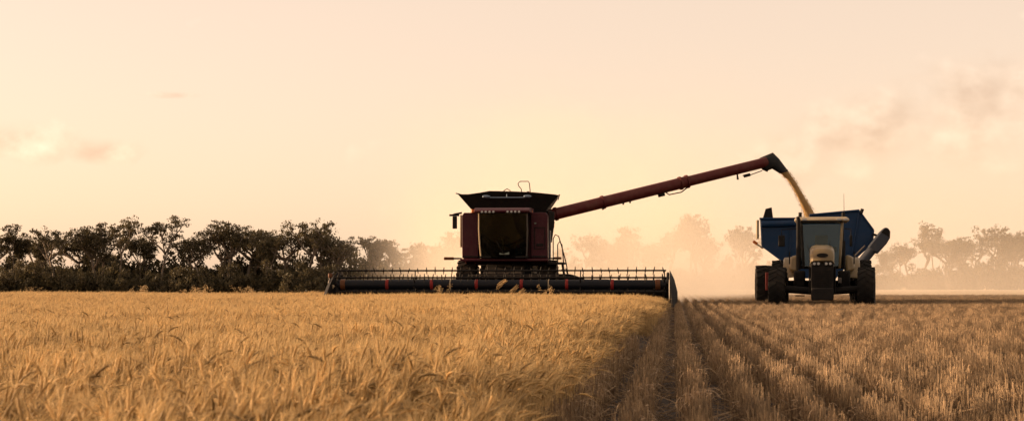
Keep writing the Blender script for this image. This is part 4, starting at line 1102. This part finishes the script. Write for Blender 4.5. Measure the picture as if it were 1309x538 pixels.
# ------------------------------------------------------------------ dust and haze
def dust_cloud():
    b = MB().hexa([(-60, 71.5, -0.6), (110, 71.5, -0.6), (140, 285, -0.6), (-75, 285, -0.6), (-60, 71.5, 26), (110, 71.5, 26), (140, 285, 26), (-75, 285, 26)])
    m = bpy.data.materials.new('dust'); m.use_nodes = True
    n, l = m.node_tree.nodes, m.node_tree.links
    n.remove(n['Principled BSDF']); out = n['Material Output']
    pv = n.new('ShaderNodeVolumePrincipled')
    pv.inputs['Color'].default_value = (0.97, 0.90, 0.79, 1); pv.inputs['Anisotropy'].default_value = 0.1
    tc = n.new('ShaderNodeTexCoord'); sp_ = n.new('ShaderNodeSeparateXYZ'); l.new(tc.outputs['Object'], sp_.inputs[0])
    def mm(op, a, b_=None, c=None, clamp=False):
        q = n.new('ShaderNodeMath'); q.operation = op; q.use_clamp = clamp
        for i, v in enumerate((a, b_, c)):
            if v is None: continue
            if isinstance(v, (int, float)): q.inputs[i].default_value = v
            else: l.new(v, q.inputs[i])
        return q.outputs[0]
    X, Y, Z = sp_.outputs
    nz = n.new('ShaderNodeTexNoise'); nz.inputs['Scale'].default_value = 0.055; nz.inputs['Detail'].default_value = 2; nz.inputs['Roughness'].default_value = 0.55
    l.new(tc.outputs['Object'], nz.inputs['Vector'])
    bill = mm('MULTIPLY', mm('SUBTRACT', nz.outputs[0], 0.30), 3.0, clamp=True)
    # the plume: starts behind the machine and widens as it drifts back and to the right
    back = mm('SUBTRACT', Y, 70.0)
    edge = mm('SUBTRACT', -8.0, mm('MULTIPLY', back, 0.11))
    inx = mm('DIVIDE', mm('SUBTRACT', X, edge), mm('ADD', 6.0, mm('MULTIPLY', back, 0.10)))
    wx_ = mm('SMOOTH_MIN', mm('MAXIMUM', inx, 0.0), 1.0, 0.2)
    hgt = mm('ADD', 3.6, mm('MULTIPLY', back, 0.036))
    fall = mm('POWER', 2.718, mm('MULTIPLY', mm('POWER', mm('DIVIDE', mm('MAXIMUM', Z, 0.0), hgt), 1.3), -1.0))
    start = mm('MULTIPLY', mm('SUBTRACT', back, 2.0), 0.12, clamp=True)
    d = mm('MULTIPLY', mm('MULTIPLY', mm('MULTIPLY', bill, wx_), mm('MULTIPLY', fall, start)), 0.0072)
    l.new(d, pv.inputs['Density']); l.new(pv.outputs[0], out.inputs['Volume'])
    m.cycles.volume_step_rate = 0.5 if hasattr(m, 'cycles') else 1
    o = b.build('dust_cloud', m, smooth=0)
    tag(o, 'pale dust drifting back from behind the harvester over the field', 'dust', kind='stuff')
    # thick low dust right behind the machine
    b = MB().hexa([(-22, 67.5, -0.5), (12, 67.5, -0.5), (16, 118, -0.5), (-34, 118, -0.5), (-22, 67.5, 11), (12, 67.5, 11), (16, 118, 11), (-34, 118, 11)])
    m2 = m.copy(); m2.name = 'thick_dust'
    nt = m2.node_tree; n, l = nt.nodes, nt.links
    out = [q for q in n if q.type == 'OUTPUT_MATERIAL'][0]
    for q in list(n):
        if q != out: n.remove(q)
    pv = n.new('ShaderNodeVolumePrincipled'); pv.inputs['Color'].default_value = (0.97, 0.90, 0.79, 1); pv.inputs['Anisotropy'].default_value = 0.1
    tc = n.new('ShaderNodeTexCoord'); sp2 = n.new('ShaderNodeSeparateXYZ'); l.new(tc.outputs['Object'], sp2.inputs[0])
    def m3(op, a, b_=None, clamp=False):
        q = n.new('ShaderNodeMath'); q.operation = op; q.use_clamp = clamp
        for i, v in enumerate((a, b_)):
            if v is None: continue
            if isinstance(v, (int, float)): q.inputs[i].default_value = v
            else: l.new(v, q.inputs[i])
        return q.outputs[0]
    X, Y, Z = sp2.outputs
    nz = n.new('ShaderNodeTexNoise'); nz.inputs['Scale'].default_value = 0.17; nz.inputs['Detail'].default_value = 2
    l.new(tc.outputs['Object'], nz.inputs['Vector'])
    bill = m3('MULTIPLY', m3('SUBTRACT', nz.outputs[0], 0.40), 5.5, True)
    back = m3('SUBTRACT', Y, 67.5)
    cx = m3('SUBTRACT', -4.5, m3('MULTIPLY', back, 0.03))
    side = m3('POWER', 2.718, m3('MULTIPLY', m3('POWER', m3('DIVIDE', m3('ABSOLUTE', m3('SUBTRACT', X, cx)), m3('ADD', 6.5, m3('MULTIPLY', back, 0.08))), 4.0), -1.0))
    fall = m3('POWER', 2.718, m3('MULTIPLY', m3('DIVIDE', m3('MAXIMUM', Z, 0.0), m3('ADD', 2.2, m3('MULTIPLY', back, 0.07))), -1.0))
    ends = m3('MULTIPLY', m3('MULTIPLY', back, 0.2, True), m3('MULTIPLY', m3('SUBTRACT', 50.0, back), 0.05, True))
    l.new(m3('MULTIPLY', m3('MULTIPLY', bill, side), m3('MULTIPLY', m3('MULTIPLY', fall, ends), 0.15)), pv.inputs['Density'])
    l.new(pv.outputs[0], out.inputs['Volume'])
    o = b.build('dust_plume', m2, smooth=0)
    tag(o, 'thick low dust boiling up right behind the harvester', 'dust', kind='stuff')
dust_cloud()
